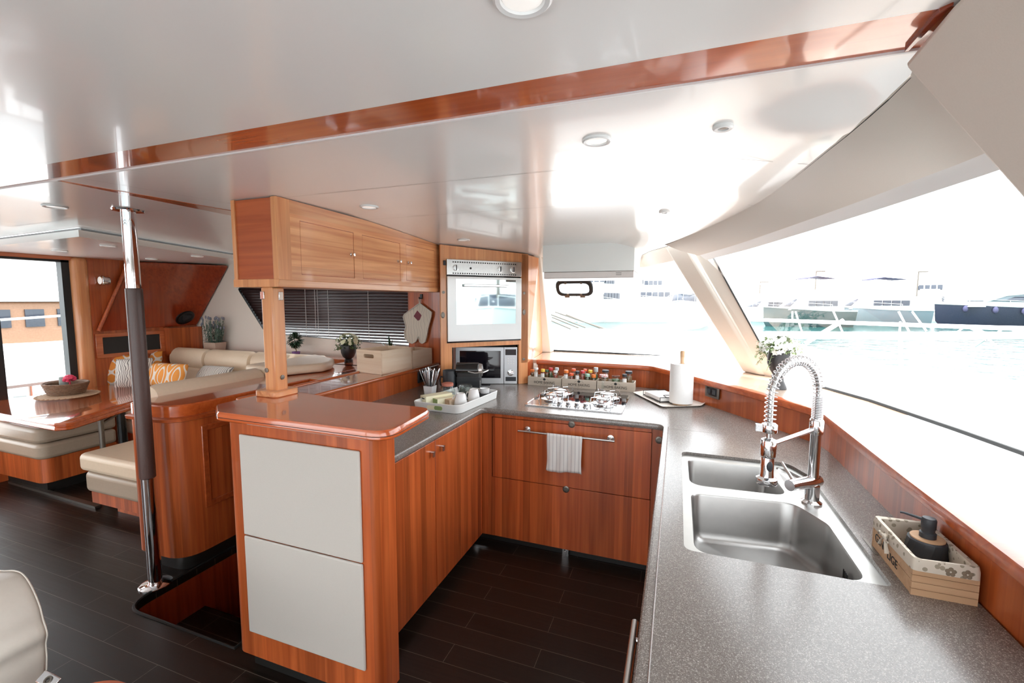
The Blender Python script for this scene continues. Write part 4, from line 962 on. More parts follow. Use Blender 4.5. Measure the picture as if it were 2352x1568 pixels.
# three crates of spice jars
def crate(x0, x1, y0, label):
    t = thing('spice_crate', label, 'crate', ((x0+x1)/2, y0+.06, CT), 0, 'wooden spice crates along the upstand'); w = (x1-x0)/2-.002; d = .060; h = .070
    b = MB(); b.box(-w,w,-d,-d+.006,0,h); b.box(-w,w,d-.006,d,0,h); b.box(-w,-w+.006,-d+.0063,d-.0063,0,h); b.box(w-.006,w,-d+.0063,d-.0063,0,h); b.box(-w+.0063,w-.0063,-d+.0063,d-.0063,.0003,.004); build(b, 'box', M['crate'], t, local=True)
    Mx = frame((t.location.x, y0-.0006, CT+.026), (1,0,0), (0,-1,0))
    text('HOME BAKING', .030, Mx, M['ink'], 'lettering', t, .0004, sx=.86)
    b = MB(); cx, zz, yy = t.location.x, CT+.051, y0-.0008
    b.box(cx-.007,cx+.007,yy-.0004,yy,zz-.007,zz); 
    for dx, dz, r in ((-.006,.004,.006),(.006,.004,.006),(0,.007,.007)): b.lathe([(r,0),(r,.0005),(0,.0006)], (cx+dx,yy,zz+dz-.001), 12, Matrix.Rotation(PI/2,4,'X'))
    build(b, 'chef_hat_print', M['ink'], t)
    b = MB()
    for sg in (-1,1): b.tube([(cx+sg*(.014+.022*k/5), yy, zz+.004+.004*math.sin(k/5*PI)-.010*k/5) for k in range(6)], .0007, 4)
    for dx in (-.03,-.012,.0,.02): b.box(cx+dx-.005,cx+dx+.006,yy-.0003,yy,CT+.008,CT+.0098)
    build(b, 'print_flourish', M['ink'], t)
    return t
CY = 3.447
crate(-1.134,-.852,CY,'bleached wooden HOME BAKING crate nearest the oven tower'); crate(-.850,-.573,CY,'bleached wooden HOME BAKING crate in the middle of the three'); crate(-.571,-.287,CY,'bleached wooden HOME BAKING crate furthest right, nearest the paper towel')
def jar(px, pyt, row, lid, label, r=.017, fill='spice', lh=.016, name='spice_jar', label_on=False):
    y = CY+(.032 if row == 0 else .085); px_ = 1190+px/5.227; py_ = 820+pyt/5.227; p = PY(px_, py_, y); h = max(.085, p.z-(CT+.0045))
    t = thing(name, label, 'jar', (p.x, y, CT+.0045), 0, 'spice jars in the three crates')
    b = MB(); b.lathe([(r*.96,0),(r,.003),(r,h-lh-.012),(r*.8,h-lh)], (0,0,0), 18); build(b, 'glass_body', M['jar'], t, local=True)
    b = MB(); b.lathe([(r*.9,.003),(r*.9,(h-lh)*.82),(0,(h-lh)*.82)], (0,0,0), 14); build(b, 'contents', M[fill], t, local=True)
    b = MB(); b.lathe([(r*.98,h-lh),(r*1.0,h-lh+.002),(r*.97,h-.002),(r*.9,h),(0,h)], (0,0,0), 18); build(b, 'lid', M[lid], t, local=True)
    if label_on:
        b = MB(); b.loft([[(r*1.03*math.cos(R(a)), r*1.03*math.sin(R(a)), z_) for a in range(215,330,14)] for z_ in (h*.42,h*.74)], closed=False, caps=False); build(b, 'paper_label', M['paper'], t, local=True)
jar(172,148,1,'orange','spice jar with orange lid half hidden at the far left of the first crate')
jar(218,126,0,'wceramic','tall grinder jar with a cream lid in the first crate',.0175,'spice',.014,label_on=True)
jar(298,142,0,'yellow','spice jar with a yellow lid in the first crate','' or .017,'spiceg',.022,label_on=True)
jar(347,152,1,'dgreen','small jar with dark green lid behind the yellow lidded jar')
jar(393,128,1,'red','spice jar with a deep red lid in the first crate',.017,'spiceg',.020)
jar(466,126,1,'grlid','grey capped jar behind the peppercorn jar in the first crate',.017,'spice',.022)
jar(450,160,0,'wceramic','jar of pink peppercorns with white lid in the first crate',.018,'spicer',.016)
jar(577,154,0,'orange','spice jar with bright orange lid at the left of the middle crate',.0185,'spice',.022,label_on=True)
jar(668,138,1,'orred','orange lidded jar standing in the back row of the middle crate',.0175,'spice',.018)
jar(643,193,0,'orred','short jar with an orange red lid in the front of the middle crate',.0175,'spicer',.018)
jar(713,166,0,'char','spice jar with a black lid and white label in the middle crate',.0175,'spice',.020,label_on=True)
jar(775,162,0,'red','spice jar with a red lid in the middle crate',.0165,'spicer',.020)
jar(805,142,1,'orred','rust coloured lid in the back row of the middle crate',.015,'spice',.016)
jar(835,200,0,'mint','short jar with a mint green lid in the middle crate',.0175,'spiceg',.022)
jar(868,154,1,'yellow','yellow lidded jar in the back row of the middle crate',.0175,'spice',.020)
jar(908,208,0,'orange','short orange lidded jar at the right end of the middle crate',.0175,'spice',.024)
jar(935,124,1,'grlid','tall pale grey capped jar between the middle and right crates',.018,'spiceg',.034)
jar(1050,154,1,'char','wide black lidded jar in the back row of the right crate',.027,'spice',.016)
jar(1028,208,0,'ging','squat jar with red and white gingham lid in the right crate',.034,'spice',.018,name='jam_jar')
jar(1175,218,0,'jar','squat clip top glass jar in the middle of the right crate',.032,'spiceg',.012,name='storage_jar')
jar(1280,203,0,'char','small black lidded jar in front at the right of the right crate',.0185,'spice',.020,label_on=True)
jar(1330,168,1,'char','wide black lidded jar at the back right corner of the right crate',.027,'spice',.018)

# speckled tray with napkin holder and paper towel
t = thing('enamel_tray', 'speckled cream enamel tray in the corner of the worktop', 'tray', (-.03,3.24,CT))
tr = rpoly([c9(-.300,3.44),c9(-.075,3.03),c9(.165,3.155),c9(.205,3.29),c9(.10,3.53),c9(-.18,3.58)], [.03,.03,.04,.05,.05,.05], 5)
ctr = Vector((-.02,3.26))
b = MB(); sc = lambda k, z: [(ctr.x+(x-ctr.x)*k, ctr.y+(y-ctr.y)*k, z) for x,y in tr]
b.loft([sc(.90,CT), sc(.97,CT+.006), sc(1.0,CT+.012), sc(.985,CT+.0125), sc(.93,CT+.007), sc(.88,CT+.004)]); build(b, 'plate', M['speck'], t)
t = thing('napkin_holder', 'black wire napkin holder on the speckled tray', 'napkin holder', (-.13,3.27,CT+.005))
n0 = Vector((-.215,3.33,0)); n1 = Vector((-.093,3.115,0)); nd = (n1-n0).normalized(); nw = Vector((nd.y,-nd.x,0)); nw = nw if nw.x > 0 else -nw
A_, B_, C_, D_ = n0, n1, n1+nw*.17, n0+nw*.17
def at(p, z): return (p.x, p.y, CT+z)
b = MB(); b.tube([at(A_,.012),at(B_,.012),at(C_,.012),at(D_,.012)], .0024, 6, closed=True)
for p in (A_,B_,C_,D_): b.tube([at(p,.006),at(p,.042)], .0022, 6)
b.tube([at(A_,.042),at(D_,.042)], .0022, 6); b.tube([at(B_,.042),at(C_,.042)], .0022, 6)
build(b, 'wire_frame', M['rubber'], t)
b = MB(); m_ = (B_+C_)/2; b.tube([at(B_+nw*.05,.04),at(B_+nw*.05-nd*.05,.046),at(B_+nw*.13-nd*.05,.046),at(C_-nw*.04,.04)], .0022, 6); build(b, 'spring_arm', M['rubber'], t)
b = MB(); g = .006
b.prism([(A_+nw*g+nd*g)[:2],(B_+nw*g-nd*g)[:2],(C_-nw*g-nd*g)[:2],(D_-nw*g+nd*g)[:2]], CT+.014, CT+.040); tag(build(b, 'paper_napkins', M['paper'], bevel=.004), 'stack of white paper napkins in the wire holder', 'napkins')
t = thing('paper_towel', 'white paper towel roll on a wooden holder standing on the speckled tray', 'paper towel', (.037,3.135,CT+.006))
b = MB(); b.lathe([(.052,.0),(.052,.010),(.048,.013),(0,.013)], (0,0,0), 28); build(b, 'base', M['beech'], t, local=True)
b = MB(); b.lathe([(.012,.013),(.012,.30),(.014,.325),(.0145,.348),(.011,.355),(0,.356)], (0,0,0), 16); build(b, 'rod', M['beech'], t, local=True)
b = MB(); b.lathe([(.073,.013),(.074,.016),(.074,.268),(.073,.271),(.022,.271),(.022,.20)], (0,0,0), 40); build(b, 'roll', M['paper'], t, local=True)

# white tray with tea things
WA = Vector((-1.565,2.405,0)); wx = Vector((.995,-.06,0)).normalized(); 
tb0, tb1, tb2, tb3 = [Vector((*p,0)) for p in ((-1.555,2.390),(-1.215,2.378),(-1.170,2.915),(-1.500,2.935))]
tl = rpoly([tb0,tb1,tb2,tb3], [.04,.055,.045,.045], 6); tc_ = Vector((-1.36,2.66))
sc = lambda k, z: [(tc_.x+(x-tc_.x)*k, tc_.y+(y-tc_.y)*k, z) for x,y in tl]
t = thing('serving_tray', 'white plastic serving tray with raised sides on the left worktop', 'tray', (-1.37,2.66,CT))
b = MB(); b.loft([sc(.95,CT), sc(.97,CT+.002), sc(1.0,CT+.052), sc(.985,CT+.055), sc(.97,CT+.052), sc(.94,CT+.005)]); build(b, 'tray_body', M['wmat'], t)
b = MB(); ls = rrect(-.055,.055,-.013,.013,.0129,5); fm = Vector((-1.385,2.381,CT+.028)); Mx = frame(fm, (tb1-tb0).normalized(), Vector((-.04,-1,.02)))
b.loft([[Mx@Vector((x,y,.0)) for x,y in ls],[Mx@Vector((x,y,.0012)) for x,y in ls]]); st = build(b, 'sticker', M['cream'], t)
b = MB(); ls = rrect(-.002,.055,-.012,.012,.0119,5); b.loft([[Mx@Vector((x,y,.0012)) for x,y in ls],[Mx@Vector((x,y,.0018)) for x,y in ls]]); gs = build(b, 'sticker_green', M['green'], st)
TZ = CT+.006
# stirrer cup
p = PY(988, 900, 2.70); cx, cy_ = p.x, 2.70
t = thing('stirrer_cup', 'square white cup packed with black and clear drink stirrers', 'cup', (cx,cy_,TZ))
b = MB(); b.loft([[(-.026,-.026,0),(.026,-.026,0),(.026,.026,0),(-.026,.026,0)],[(-.034,-.034,.088),(.034,-.034,.088),(.034,.034,.088),(-.034,.034,.088)],[(-.031,-.031,.088),(.031,-.031,.088),(.031,.031,.088),(-.031,.031,.088)],[(-.025,-.025,.05),(.025,-.025,.05),(.025,.025,.05),(-.025,.025,.05)]]); build(b, 'cup', M['wceramic'], t, local=True)
t_g = 'drink stirrers standing in the square white cup'
for k in range(64):
    a = random.random()*2*PI; rr = .022*math.sqrt(random.random()); x0, y0 = rr*math.cos(a), rr*math.sin(a); L_ = .185+.025*random.random(); k_ = 2.2+.8*random.random()
    b = MB(); b.tube([(0,0,0),((x0*k_), (y0*k_), L_-.055)], .0017, 5)
    o = build(b, 'drink_stirrer', [M['steel'],M['char'],M['chrome']][k%3], None, local=True); o.location = (cx+x0, cy_+y0, TZ+.055)
    tag(o, 'thin drink stirrer standing in the square white cup', 'stirrer', t_g)
# tea boxes
def pbox(px0, px1, y0, dep, h, rz, mat, label, name='tea_box'):
    a = PY(px0, 905, y0); q = PY(px1, 905, y0); w = q.x-a.x
    t = thing(name, label, 'box', ((a.x+q.x)/2, y0+dep/2, TZ), rz, 'small boxes on the serving tray')
    b = MB(); b.box(-w/2,w/2,-dep/2,dep/2,0,h); build(b, 'carton', mat, t, local=True, bevel=.001); return t, w
tb, w = pbox(973, 996, 2.47, .20, .064, -.50, M['cream'], 'long pale yellow box at the left of the tray')
b = MB(); b.box(-w*.25,w*.25,-.101,-.1,.045,.052); build(b, 'printed_slot', M['ink'], tb, local=True)
tb, w = pbox(999, 1019, 2.49, .16, .050, -.50, M['cream'], 'long box with a green end beside the yellow box')
b = MB(); b.box(-w/2,w/2,-.0815,-.08,.0,.048); build(b, 'green_end', M['green'], tb, local=True)
tb, w = pbox(1021, 1044, 2.52, .11, .045, -.50, M['pinex'], 'small box with a pink printed end next to the upturned mugs')
b = MB(); b.box(-w/2,w/2,-.0565,-.055,.008,.042); build(b, 'pink_print', M['mat'], tb, local=True)
# upturned mugs
def mug(px, py, y, label, first=None):
    p = PY(px, py, y); 
    if first: return dup(first, loc=(p.x,y,TZ), label=label)
    t = thing('coffee_mug', label, 'mug', (p.x,y,TZ), 0, 'white mugs on the serving tray'); t.scale = (1.06,1.06,1.12)
    b = MB(); b.lathe([(.0395,0),(.040,.002),(.0385,.028),(.034,.055),(.027,.076),(.0235,.080),(.022,.080),(.020,.077),(0,.077)], (0,0,0), 28); build(b, 'bowl', M['wceramic'], t, local=True)
    b = MB(); b.tube([(-.038,.005,.018),(-.052,.006,.020),(-.058,.006,.038),(-.048,.006,.058),(-.034,.005,.058)], .0042, 8); build(b, 'handle', M['wceramic'], t, local=True); return t
mg = mug(1058, 905, 2.54, 'white mug upside down on the tray, the nearer one')
mug(1088, 895, 2.69, 'white mug upside down on the tray, the one further right', mg)
# jars behind
p = PY(1025, 885, 2.70)
t = thing('sugar_jar', 'round glass jar with a reddish lid on the tray', 'jar', (p.x,2.72,TZ)); t.scale = (1.15,1.15,1.12)
b = MB(); b.lathe([(.036,0),(.043,.01),(.044,.05),(.034,.078),(.031,.085)], (0,0,0), 24); build(b, 'glass_body', M['jar'], t, local=True)
b = MB(); b.lathe([(.036,.003),(.039,.04),(0,.045)], (0,0,0), 20); build(b, 'sugar', M['white'], t, local=True)
b = MB(); b.lathe([(.0345,.083),(.0345,.098),(.030,.101),(0,.1015)], (0,0,0), 24); build(b, 'lid', M['pinklid'], t, local=True)
p = PY(1066, 890, 2.72)
t = thing('glass_bowl', 'dark glass bowl on the tray behind the mugs', 'bowl', (p.x,2.74,TZ)); t.scale = (1.12,1.12,1.05)
b = MB(); b.lathe([(.030,0),(.040,.02),(.043,.05),(.040,.088),(.044,.092),(.041,.094),(.037,.088),(.038,.05),(.035,.02),(0,.01)], (0,0,0), 26); build(b, 'bowl', M['jar'], t, local=True)
b = MB(); b.lathe([(.035,.006),(.0365,.05),(0,.055)], (0,0,0), 20); build(b, 'contents', M['char'], t, local=True)
p = PY(1113, 890, 2.86)
t = thing('ramekin', 'small white ramekin at the far right end of the tray', 'ramekin', (p.x,2.86,TZ+.028))
b = MB(); b.lathe([(.026,0),(.033,.003),(.034,.032),(.036,.036),(.033,.037),(.031,.034),(.030,.006),(0,.005)], (0,0,0), 26); build(b, 'bowl', M['wceramic'], t, local=True)
t = thing('coaster_box', 'low black box under the white ramekin', 'box', (p.x-.01,2.85,TZ))
b = MB(); b.box(-.05,.05,-.06,.05,0,.028); build(b, 'body', M['char'], t, local=True, bevel=.004)
# black canister and coffee machine
p = PY(1034, 880, 2.93)
t = thing('black_mug', 'tall matt black mug beside the coffee machine', 'mug', (p.x,2.93,CT))
b = MB(); b.lathe([(.050,0),(.053,.003),(.054,.166),(.052,.171),(.049,.167),(.048,.01),(0,.008)], (0,0,0), 32); build(b, 'body', M['char'], t, local=True)
b = MB(); b.tube([(-.052,.0,.115),(-.078,-.002,.118),(-.085,-.002,.09),(-.080,-.002,.055),(-.052,0,.045)], .006, 8); build(b, 'handle', M['char'], t, local=True)
p = PY(1078, 880, 2.98)
t = thing('capsule_coffee_machine', 'black capsule coffee machine with ribbed sides and a steel lever', 'coffee machine', (p.x,2.98,CT), .30)
hx = .085
b = MB(); b.box(-hx,hx,-.055,.055,0,.166); cb = build(b, 'body', M['black'], t, local=True, bevel=.006)
b = MB()
for i in range(11): b.box(-hx-.001,hx+.001,-.058,-.054,.012+i*.011,.0165+i*.011)
build(b, 'ribs', M['char'], cb, local=True)
b = MB(); b.lathe([(.05,0),(.058,.004),(.058,.165),(.050,.170),(0,.170)], (-.095,0,.170), 26, Matrix.Rotation(PI/2,4,'Y')@Matrix.Diagonal((1,.98,1,1))); hd = build(b, 'head', M['blackg'], t, local=True)
b = MB(); b.lathe([(.05,0),(.045,.022),(.02,.028),(0,.028)], (.075,0,.173), 22, Matrix.Rotation(PI/2,4,'Y')); build(b, 'head_ring', M['steel'], hd, local=True)
b = MB(); b.tube([(.0,-.060,.170),(.05,-.064,.160),(.11,-.055,.164),(.135,-.02,.170),(.14,.0,.173),(.135,.02,.170),(.11,.055,.164),(.02,.06,.168)], .0055, 8); build(b, 'lever', M['steel'], hd, local=True)
b = MB(); b.box(hx,hx+.075,-.045,.045,.0,.012); b.box(hx,hx+.07,-.04,.04,.052,.058); bs = build(b, 'drip_tray', M['black'], t, local=True)
b = MB()
for i in range(6): b.box(hx+.002,hx+.07,-.040+i*.015,-.033+i*.015,.058,.0615)
build(b, 'drip_grid', M['chrome'], bs, local=True)
b = MB(); b.box(hx,hx+.005,-.058,-.052,.0,.105); build(b, 'edge_trim', M['steel'], cb, local=True)

# wooden wine boxes on the shelf
def winebox(cx, cy, w, d, h, label):
    t = thing('wooden_box', label, 'box', (cx,cy,1.036), -.18, 'pine boxes on the display shelf')
    b = MB(); hl = rrect(-.055,.055,.118,.148,.0149,5) if h > .15 else []
    b.plate([(-w,0),(w,0),(w,h),(-w,h)], [hl] if hl else [], 0, .012); b.xf(Matrix(((1,0,0,0),(0,0,-1,-d),(0,1,0,0),(0,0,0,1)))); build(b, 'end_board', M['pinex'], t, local=True)
    b = MB(); b.box(-w,w,d-.012,d,0,h); build(b, 'end_board', M['pinex'], t, local=True)
    for s in (-1,1):
        b = MB(); b.box(min(s*w,s*(w-.011)),max(s*w,s*(w-.011)),-d+.012,d-.012,0,h); build(b, 'side_board', M['pine'], t, local=True)
    b = MB(); b.box(-w+.011,w-.011,-d+.012,d-.012,0,.008); build(b, 'bottom_board', M['pine'], t, local=True)
    return t
winebox(-2.175,2.976,.1325,.165,.180,'pine box with an oval hand hole in its end, nearest on the shelf')
winebox(-2.095,3.265,.100,.120,.150,'second pine box behind the one with the hand hole')

# soap basket, dispenser and liner by the sink
t = thing('soap_basket', 'slatted wooden basket with floral cloth liner beside the sink', 'basket', (.60,1.375,CT), 0)
x0, x1, y0, y1 = .540,.660,1.268,1.495
b = MB()
for i in range(4):
    z0_, z1_ = i*.0168, i*.0168+.0156; b.box(x0-.0015,x1+.001,y0-.001,y0+.006,CT+z0_,CT+z1_); b.box(x0-.0015,x1+.001,y1-.006,y1+.001,CT+z0_,CT+z1_)
b.box(x0,x0+.006,y0+.0065,y1-.0065,CT,CT+.033); b.box(x0,x0+.006,y0+.0065,y1-.0065,CT+.0345,CT+.067); b.box(x1-.006,x1,y0+.0065,y1-.0065,CT,CT+.067); b.box(x0+.0065,x1-.0065,y0+.0065,y1-.0065,CT+.0003,CT+.004)
build(b, 'slats', M['beech'], t)
lo = rrect(x0-.004,x1+.003,y0-.005,y1+.004,.012,4); li = rrect(x0+.009,x1-.009,y0+.009,y1-.009,.01,4)
def wob(lp, z, a, f): return [(x, y, z+a*math.sin(f*(x*60+y*45))) for x,y in lp]
b = MB(); b.loft([wob(lo,CT+.060,.0025,1), wob(lo,CT+.078,.001,.6), wob(rrect(x0-.001,x1+.001,y0-.002,y1+.001,.012,4),CT+.090,.002,.8), wob(li,CT+.088,.002,.8), wob(li,CT+.012,.001,1)], caps=False)
ln_ = build(b, 'cloth_liner', M['liner'], t, ang=60)
b = MB()
for k, (dx, w_) in enumerate(((.55,1),(.80,1))):
    cx = x0+(x1-x0)*dx; zz = CT+.073
    for i in range(5):
        a = 2*PI*i/5+.3; b.sphere((cx+.0065*math.cos(a), y0-.0055, zz+.0065*math.sin(a)), .0048, 10, 6, (1,.12,1))
build(b, 'printed_flowers', pm('taupe_print', (.22,.17,.12), .85, var=0), ln_)
b = MB(); kx, ky, kz = x0-.007, 1.405, CT+.072
b.sphere((kx,ky,kz), .007, 12, 8); b.tube([(kx,ky,kz),(kx-.004,ky-.02,kz-.018),(kx-.003,ky-.028,kz-.034)], [.003,.004,.006], 8, flat=.4); b.tube([(kx,ky,kz),(kx-.004,ky+.012,kz-.016),(kx-.003,ky+.020,kz-.03)], [.003,.004,.006], 8, flat=.4)
b.tube([(kx,ky,kz),(kx-.006,ky+.018,kz+.004),(kx-.004,ky+.028,kz-.006),(kx-.003,ky+.006,kz)], .003, 8); b.tube([(kx,ky,kz),(kx-.006,ky-.018,kz+.006),(kx-.004,ky-.026,kz-.004),(kx-.003,ky-.006,kz)], .003, 8)
build(b, 'tied_bow', M['liner'], ln_)
Mx = frame((x0-.0008,1.452,CT+.034), (0,-1,0), (-1,0,0)); text('GIN', .032, Mx, M['ink'], 'lettering', t, .0004)
Mx = frame((x0-.0008,1.372,CT+.026), (0,-1,0), (-1,0,0)); text('LIGE', .030, Mx, M['ink'], 'lettering', t, .0004)
t = thing('soap_dispenser', 'faceted black soap dispenser with a wooden collar in the basket', 'soap dispenser', (.617,1.395,CT+.005))
b = MB(); n = 14
rr = [(.034,0),(.043,.012),(.0445,.045),(.040,.080),(.0365,.083)]
rings = []
for k, (r, z) in enumerate(rr): rings.append([(r*math.cos(2*PI*(i+.5*(k%2))/n), r*math.sin(2*PI*(i+.5*(k%2))/n), z) for i in range(n)])
b.loft(rings); build(b, 'bottle', M['char'], t, local=True, ang=12)
b = MB(); b.lathe([(.0345,.083),(.0345,.086),(0,.086)], (0,0,0), 30); build(b, 'collar', M['beech'], t, local=True)
b = MB(); b.lathe([(.017,.086),(.017,.098),(.0135,.100),(.0135,.108),(.0150,.110),(.0155,.132),(.013,.137),(0,.139)], (0,0,0), 24); pu = build(b, 'pump', M['char'], t, local=True)
b = MB(); b.tube([(-.010,.004,.130),(-.045,.018,.135),(-.052,.021,.134)], [.0042,.003,.003], 8); build(b, 'spout', M['char'], pu, local=True)
t = thing('steel_strip', 'narrow steel strip lying on the worktop beside the basket', 'metal strip', (.53,1.50,CT))
b = MB(); b.box(.528,.536,1.44,1.53,CT,CT+.0015); build(b, 'plate', M['dsteel'], t)

# oven mitt on its hook
t = thing('oven_mitt', 'cream printed oven mitt hanging on the wood panel left of the oven', 'oven mitt', (-2.0,3.38,1.25))
my = 3.375
def mpt(px, py): q = PY(px, py, my); return (q.x, q.z)
s7 = 1/7.13
OUTL = [(600,255),(800,405),(790,480),(740,660),(715,800),(690,890),(640,918),(600,890),(585,820),(575,800),(540,880),(480,918),(415,890),(360,830),(350,740),(375,640),(330,480),(350,440)]
pts = [mpt(880+x*s7, 660+y*s7) for x,y in OUTL]
pts = rpoly(pts, .012, 4)
n = len(pts); cx = sum(p[0] for p in pts)/n; czz = sum(p[1] for p in pts)/n
b = MB(); b.plate(pts, [], 0, .016); b.xf(Matrix(((1,0,0,0),(0,0,-1,my),(0,1,0,0),(0,0,0,1)))); mt = build(b, 'mitt', M['mitt'], t, bevel=.006, seg=3)
b = MB(); b.tube([(p[0], my-.004, p[1]) for p in pts], .0035, 6, closed=True); build(b, 'piping', M['wleather'], mt)
dm = [mpt(880+x*s7, 660+y*s7) for x,y in ((560,375),(630,455),(600,530),(570,545),(500,470))]
b = MB(); b.loft([[(x,my-.0002,z) for x,z in dm],[(x,my-.0010,z) for x,z in dm]]); build(b, 'printed_emblem', pm('plum_print', (.20,.05,.07), .8, var=.4, scale=150), mt)
hp = mpt(880+605*s7, 660+165*s7); tp_ = mpt(880+600*s7, 660+262*s7)
b = MB(); b.tube([(tp_[0]-.003,my,tp_[1]),(hp[0]-.008,my-.006,hp[1]-.015),(hp[0],my-.008,hp[1]),(hp[0]+.008,my-.006,hp[1]-.015),(tp_[0]+.003,my,tp_[1])], .004, 6); build(b, 'loop', M['wleather'], mt)
b = MB(); b.box(hp[0]-.011,hp[0]+.011,3.388,3.40,hp[1]-.012,hp[1]+.03); b.tube([(hp[0],3.392,hp[1]-.006),(hp[0],my-.014,hp[1]-.010),(hp[0],my-.018,hp[1]+.004)], .004, 6); tag(build(b, 'wall_hook', M['black']), 'small black hook on the wood panel holding the oven mitt', 'hook')
# ================================================================== SALOON AND DINETTE
# steel pole
PXY = Vector((-2.705,1.55,0))
t = thing('support_pole', 'chrome deck pole with a brown leather wrapped middle, standing by the stairwell', 'pole', PXY)
b = MB(); b.lathe([(.078,0),(.078,.006),(.070,.010),(.036,.012),(.036,.018)], PXY, 32, Matrix.Diagonal((1,1.0,1,1))); build(b, 'base_flange', M['chrome'], t)
b = MB(); b.lathe([(.032,.01),(.032,2.055)], PXY, 28); build(b, 'tube', M['chrome'], t)
z0, z1 = .62, 1.655
b = MB(); b.lathe([(.0335,z0),(.0375,z0+.004),(.0375,z1-.004),(.0335,z1)], PXY, 28); build(b, 'leather_wrap', M['brownwrap'], t)
b = MB(); b.lathe([(.032,2.048),(.066,2.052),(.070,2.0595)], PXY, 28); build(b, 'ceiling_flange', M['chrome'], t)

# partition cabinet between stairs and sofa
t = thing('partition_cabinet', 'cherry partition cabinet with a rounded end between the stairwell and the sofa', 'cabinet', (-2.8,2.3,0))
def pout(o, yb=3.34): return rpoly([(-3.0-o,1.64-o),(-2.605+o,1.64-o),(-2.605+o,yb),(-3.0-o,yb)], [.05,.16+o,0,0], 8)
b = MB(); b.prism(pout(0), .10, .905); build(b, 'body', M['cherry'], t)
b = MB(); b.prism(pout(-.05,3.3), 0, .10); build(b, 'toe_kick', M['toe'], t)
b = MB(); b.loft([[(x,y,.903) for x,y in pout(.008)],[(x,y,.908) for x,y in pout(.020)],[(x,y,.925) for x,y in pout(.022)],[(x,y,.933) for x,y in pout(.006)]]); build(b, 'moulding', M['cherry_h'], t)
b = MB(); b.loft([[(x,y,.932) for x,y in pout(0)],[(x,y,.993) for x,y in pout(0)],[(x,y,1.0) for x,y in pout(-.007)]]); build(b, 'top_block', M['cherry_top'], t)
b = MB(); b.plate([(1.785,.36),(2.46,.36),(2.46,.86),(1.785,.86)], [[(1.82,.395),(2.425,.395),(2.425,.825),(1.82,.825)]], 0, .012)
b.xf(Matrix(((0,0,1,-2.594),(1,0,0,0),(0,1,0,0),(0,0,0,1)))); build(b, 'panel_moulding', M['cherry_h'], t, bevel=.004)
# deck behind it, out to the hull
b = MB(); b.prism([(-2.99,3.34),(-2.34,3.34),(-2.34,2.62),(-2.60,2.62),(-2.60,3.30),(-2.99,3.30)], .955, 1.0); b.prism([(-3.0,3.34),(-2.24,3.34),(-2.24,3.79),(-5.48,3.79),(-5.48,3.60),(-3.0,3.60)], .955, 1.0); o = build(b, 'side_deck_shelf', M['cherry_top'])
tag(o, 'glossy cherry shelf along the hull behind the sofa back', 'shelf')

# sofa
t = thing('dinette_sofa', 'cream leather U-shaped sofa around the far side of the dinette table', 'sofa', (-4.0,3.0,0))
b = MB(); b.prism([(-4.02,1.93),(-3.01,1.93),(-3.01,3.58),(-5.44,3.58),(-5.44,2.95),(-4.02,2.95)], .10, .19); b.prism([(-3.92,2.03),(-3.05,2.03),(-3.05,3.5),(-5.4,3.5),(-5.4,3.0),(-3.92,3.0)], 0, .10); build(b, 'wooden_plinth', M['cherry'], t)
b = MB(); b.prism(rpoly([(-4.06,1.905),(-3.01,1.905),(-3.01,3.45),(-5.44,3.45),(-5.44,2.93),(-4.06,2.93)],[.06,0,0,0,.05,.05]), .185, .34); build(b, 'seat_base', M['leather2'], t, bevel=.035, seg=4)
for i, q in enumerate((((-4.08,1.89),(-3.02,1.89),(-3.02,2.62),(-4.08,2.62)),((-4.08,2.63),(-3.02,2.63),(-3.02,3.42),(-4.08,3.42)),((-5.43,2.92),(-4.78,2.92),(-4.78,3.42),(-5.43,3.42)),((-4.77,2.92),(-4.09,2.92),(-4.09,3.42),(-4.77,3.42)))):
    b = MB(); b.prism(rpoly(q, .05), .345, .475); build(b, 'seat_cushion', M['leather'], t, bevel=.035, seg=4)
for x0, x1 in ((-5.42,-4.92),(-4.915,-4.14),(-4.135,-3.45)):
    b = MB(); b.box(x0,x1,3.40,3.50,.46,.84); build(b, 'back_cushion', M['leather'], t, bevel=.03, seg=3)
for x0, x1 in ((-5.44,-4.885),(-4.875,-4.205),(-4.195,-3.25)):
    b = MB(); b.lathe([(.05,0),(.088,.018),(.098,.05),(.098,(x1-x0)-.05),(.088,(x1-x0)-.018),(.05,x1-x0)], (x0,3.50,.920), 22, Matrix.Rotation(PI/2,4,'Y')@Matrix.Diagonal((1.28,1,1,1))); build(b, 'back_bolster', M['leather'], t)
# leg bolster along the partition and the wide corner cushion
b = MB(); L_ = .80; b.lathe([(.03,0),(.073,.02),(.086,.06),(.088,L_-.03),(.07,L_)], (-3.09,1.80,.975), 20, Matrix.Rotation(-PI/2,4,'X')@Matrix.Diagonal((1,1,1,1))); build(b, 'side_bolster', M['leather'], t)
cq = [(-3.26,2.61),(-2.89,2.57),(-2.72,2.90),(-2.74,3.02),(-2.88,3.20),(-3.26,3.38)]
b = MB(); b.loft([[(x,y,1.004) for x,y in cq],[(x-.01,y+.01,1.075) for x,y in cq]]); build(b, 'corner_cushion', M['leather'], t, bevel=.03, seg=4)
b = MB(); b.box(-3.26,-3.02,2.62,3.38,.60,1.0); build(b, 'corner_back', M['leather'], t, bevel=.02, seg=3)
b = MB(); b.box(-3.10,-3.03,1.93,3.1,.46,.90); build(b, 'side_back', M['leather'], t, bevel=.02, seg=3)

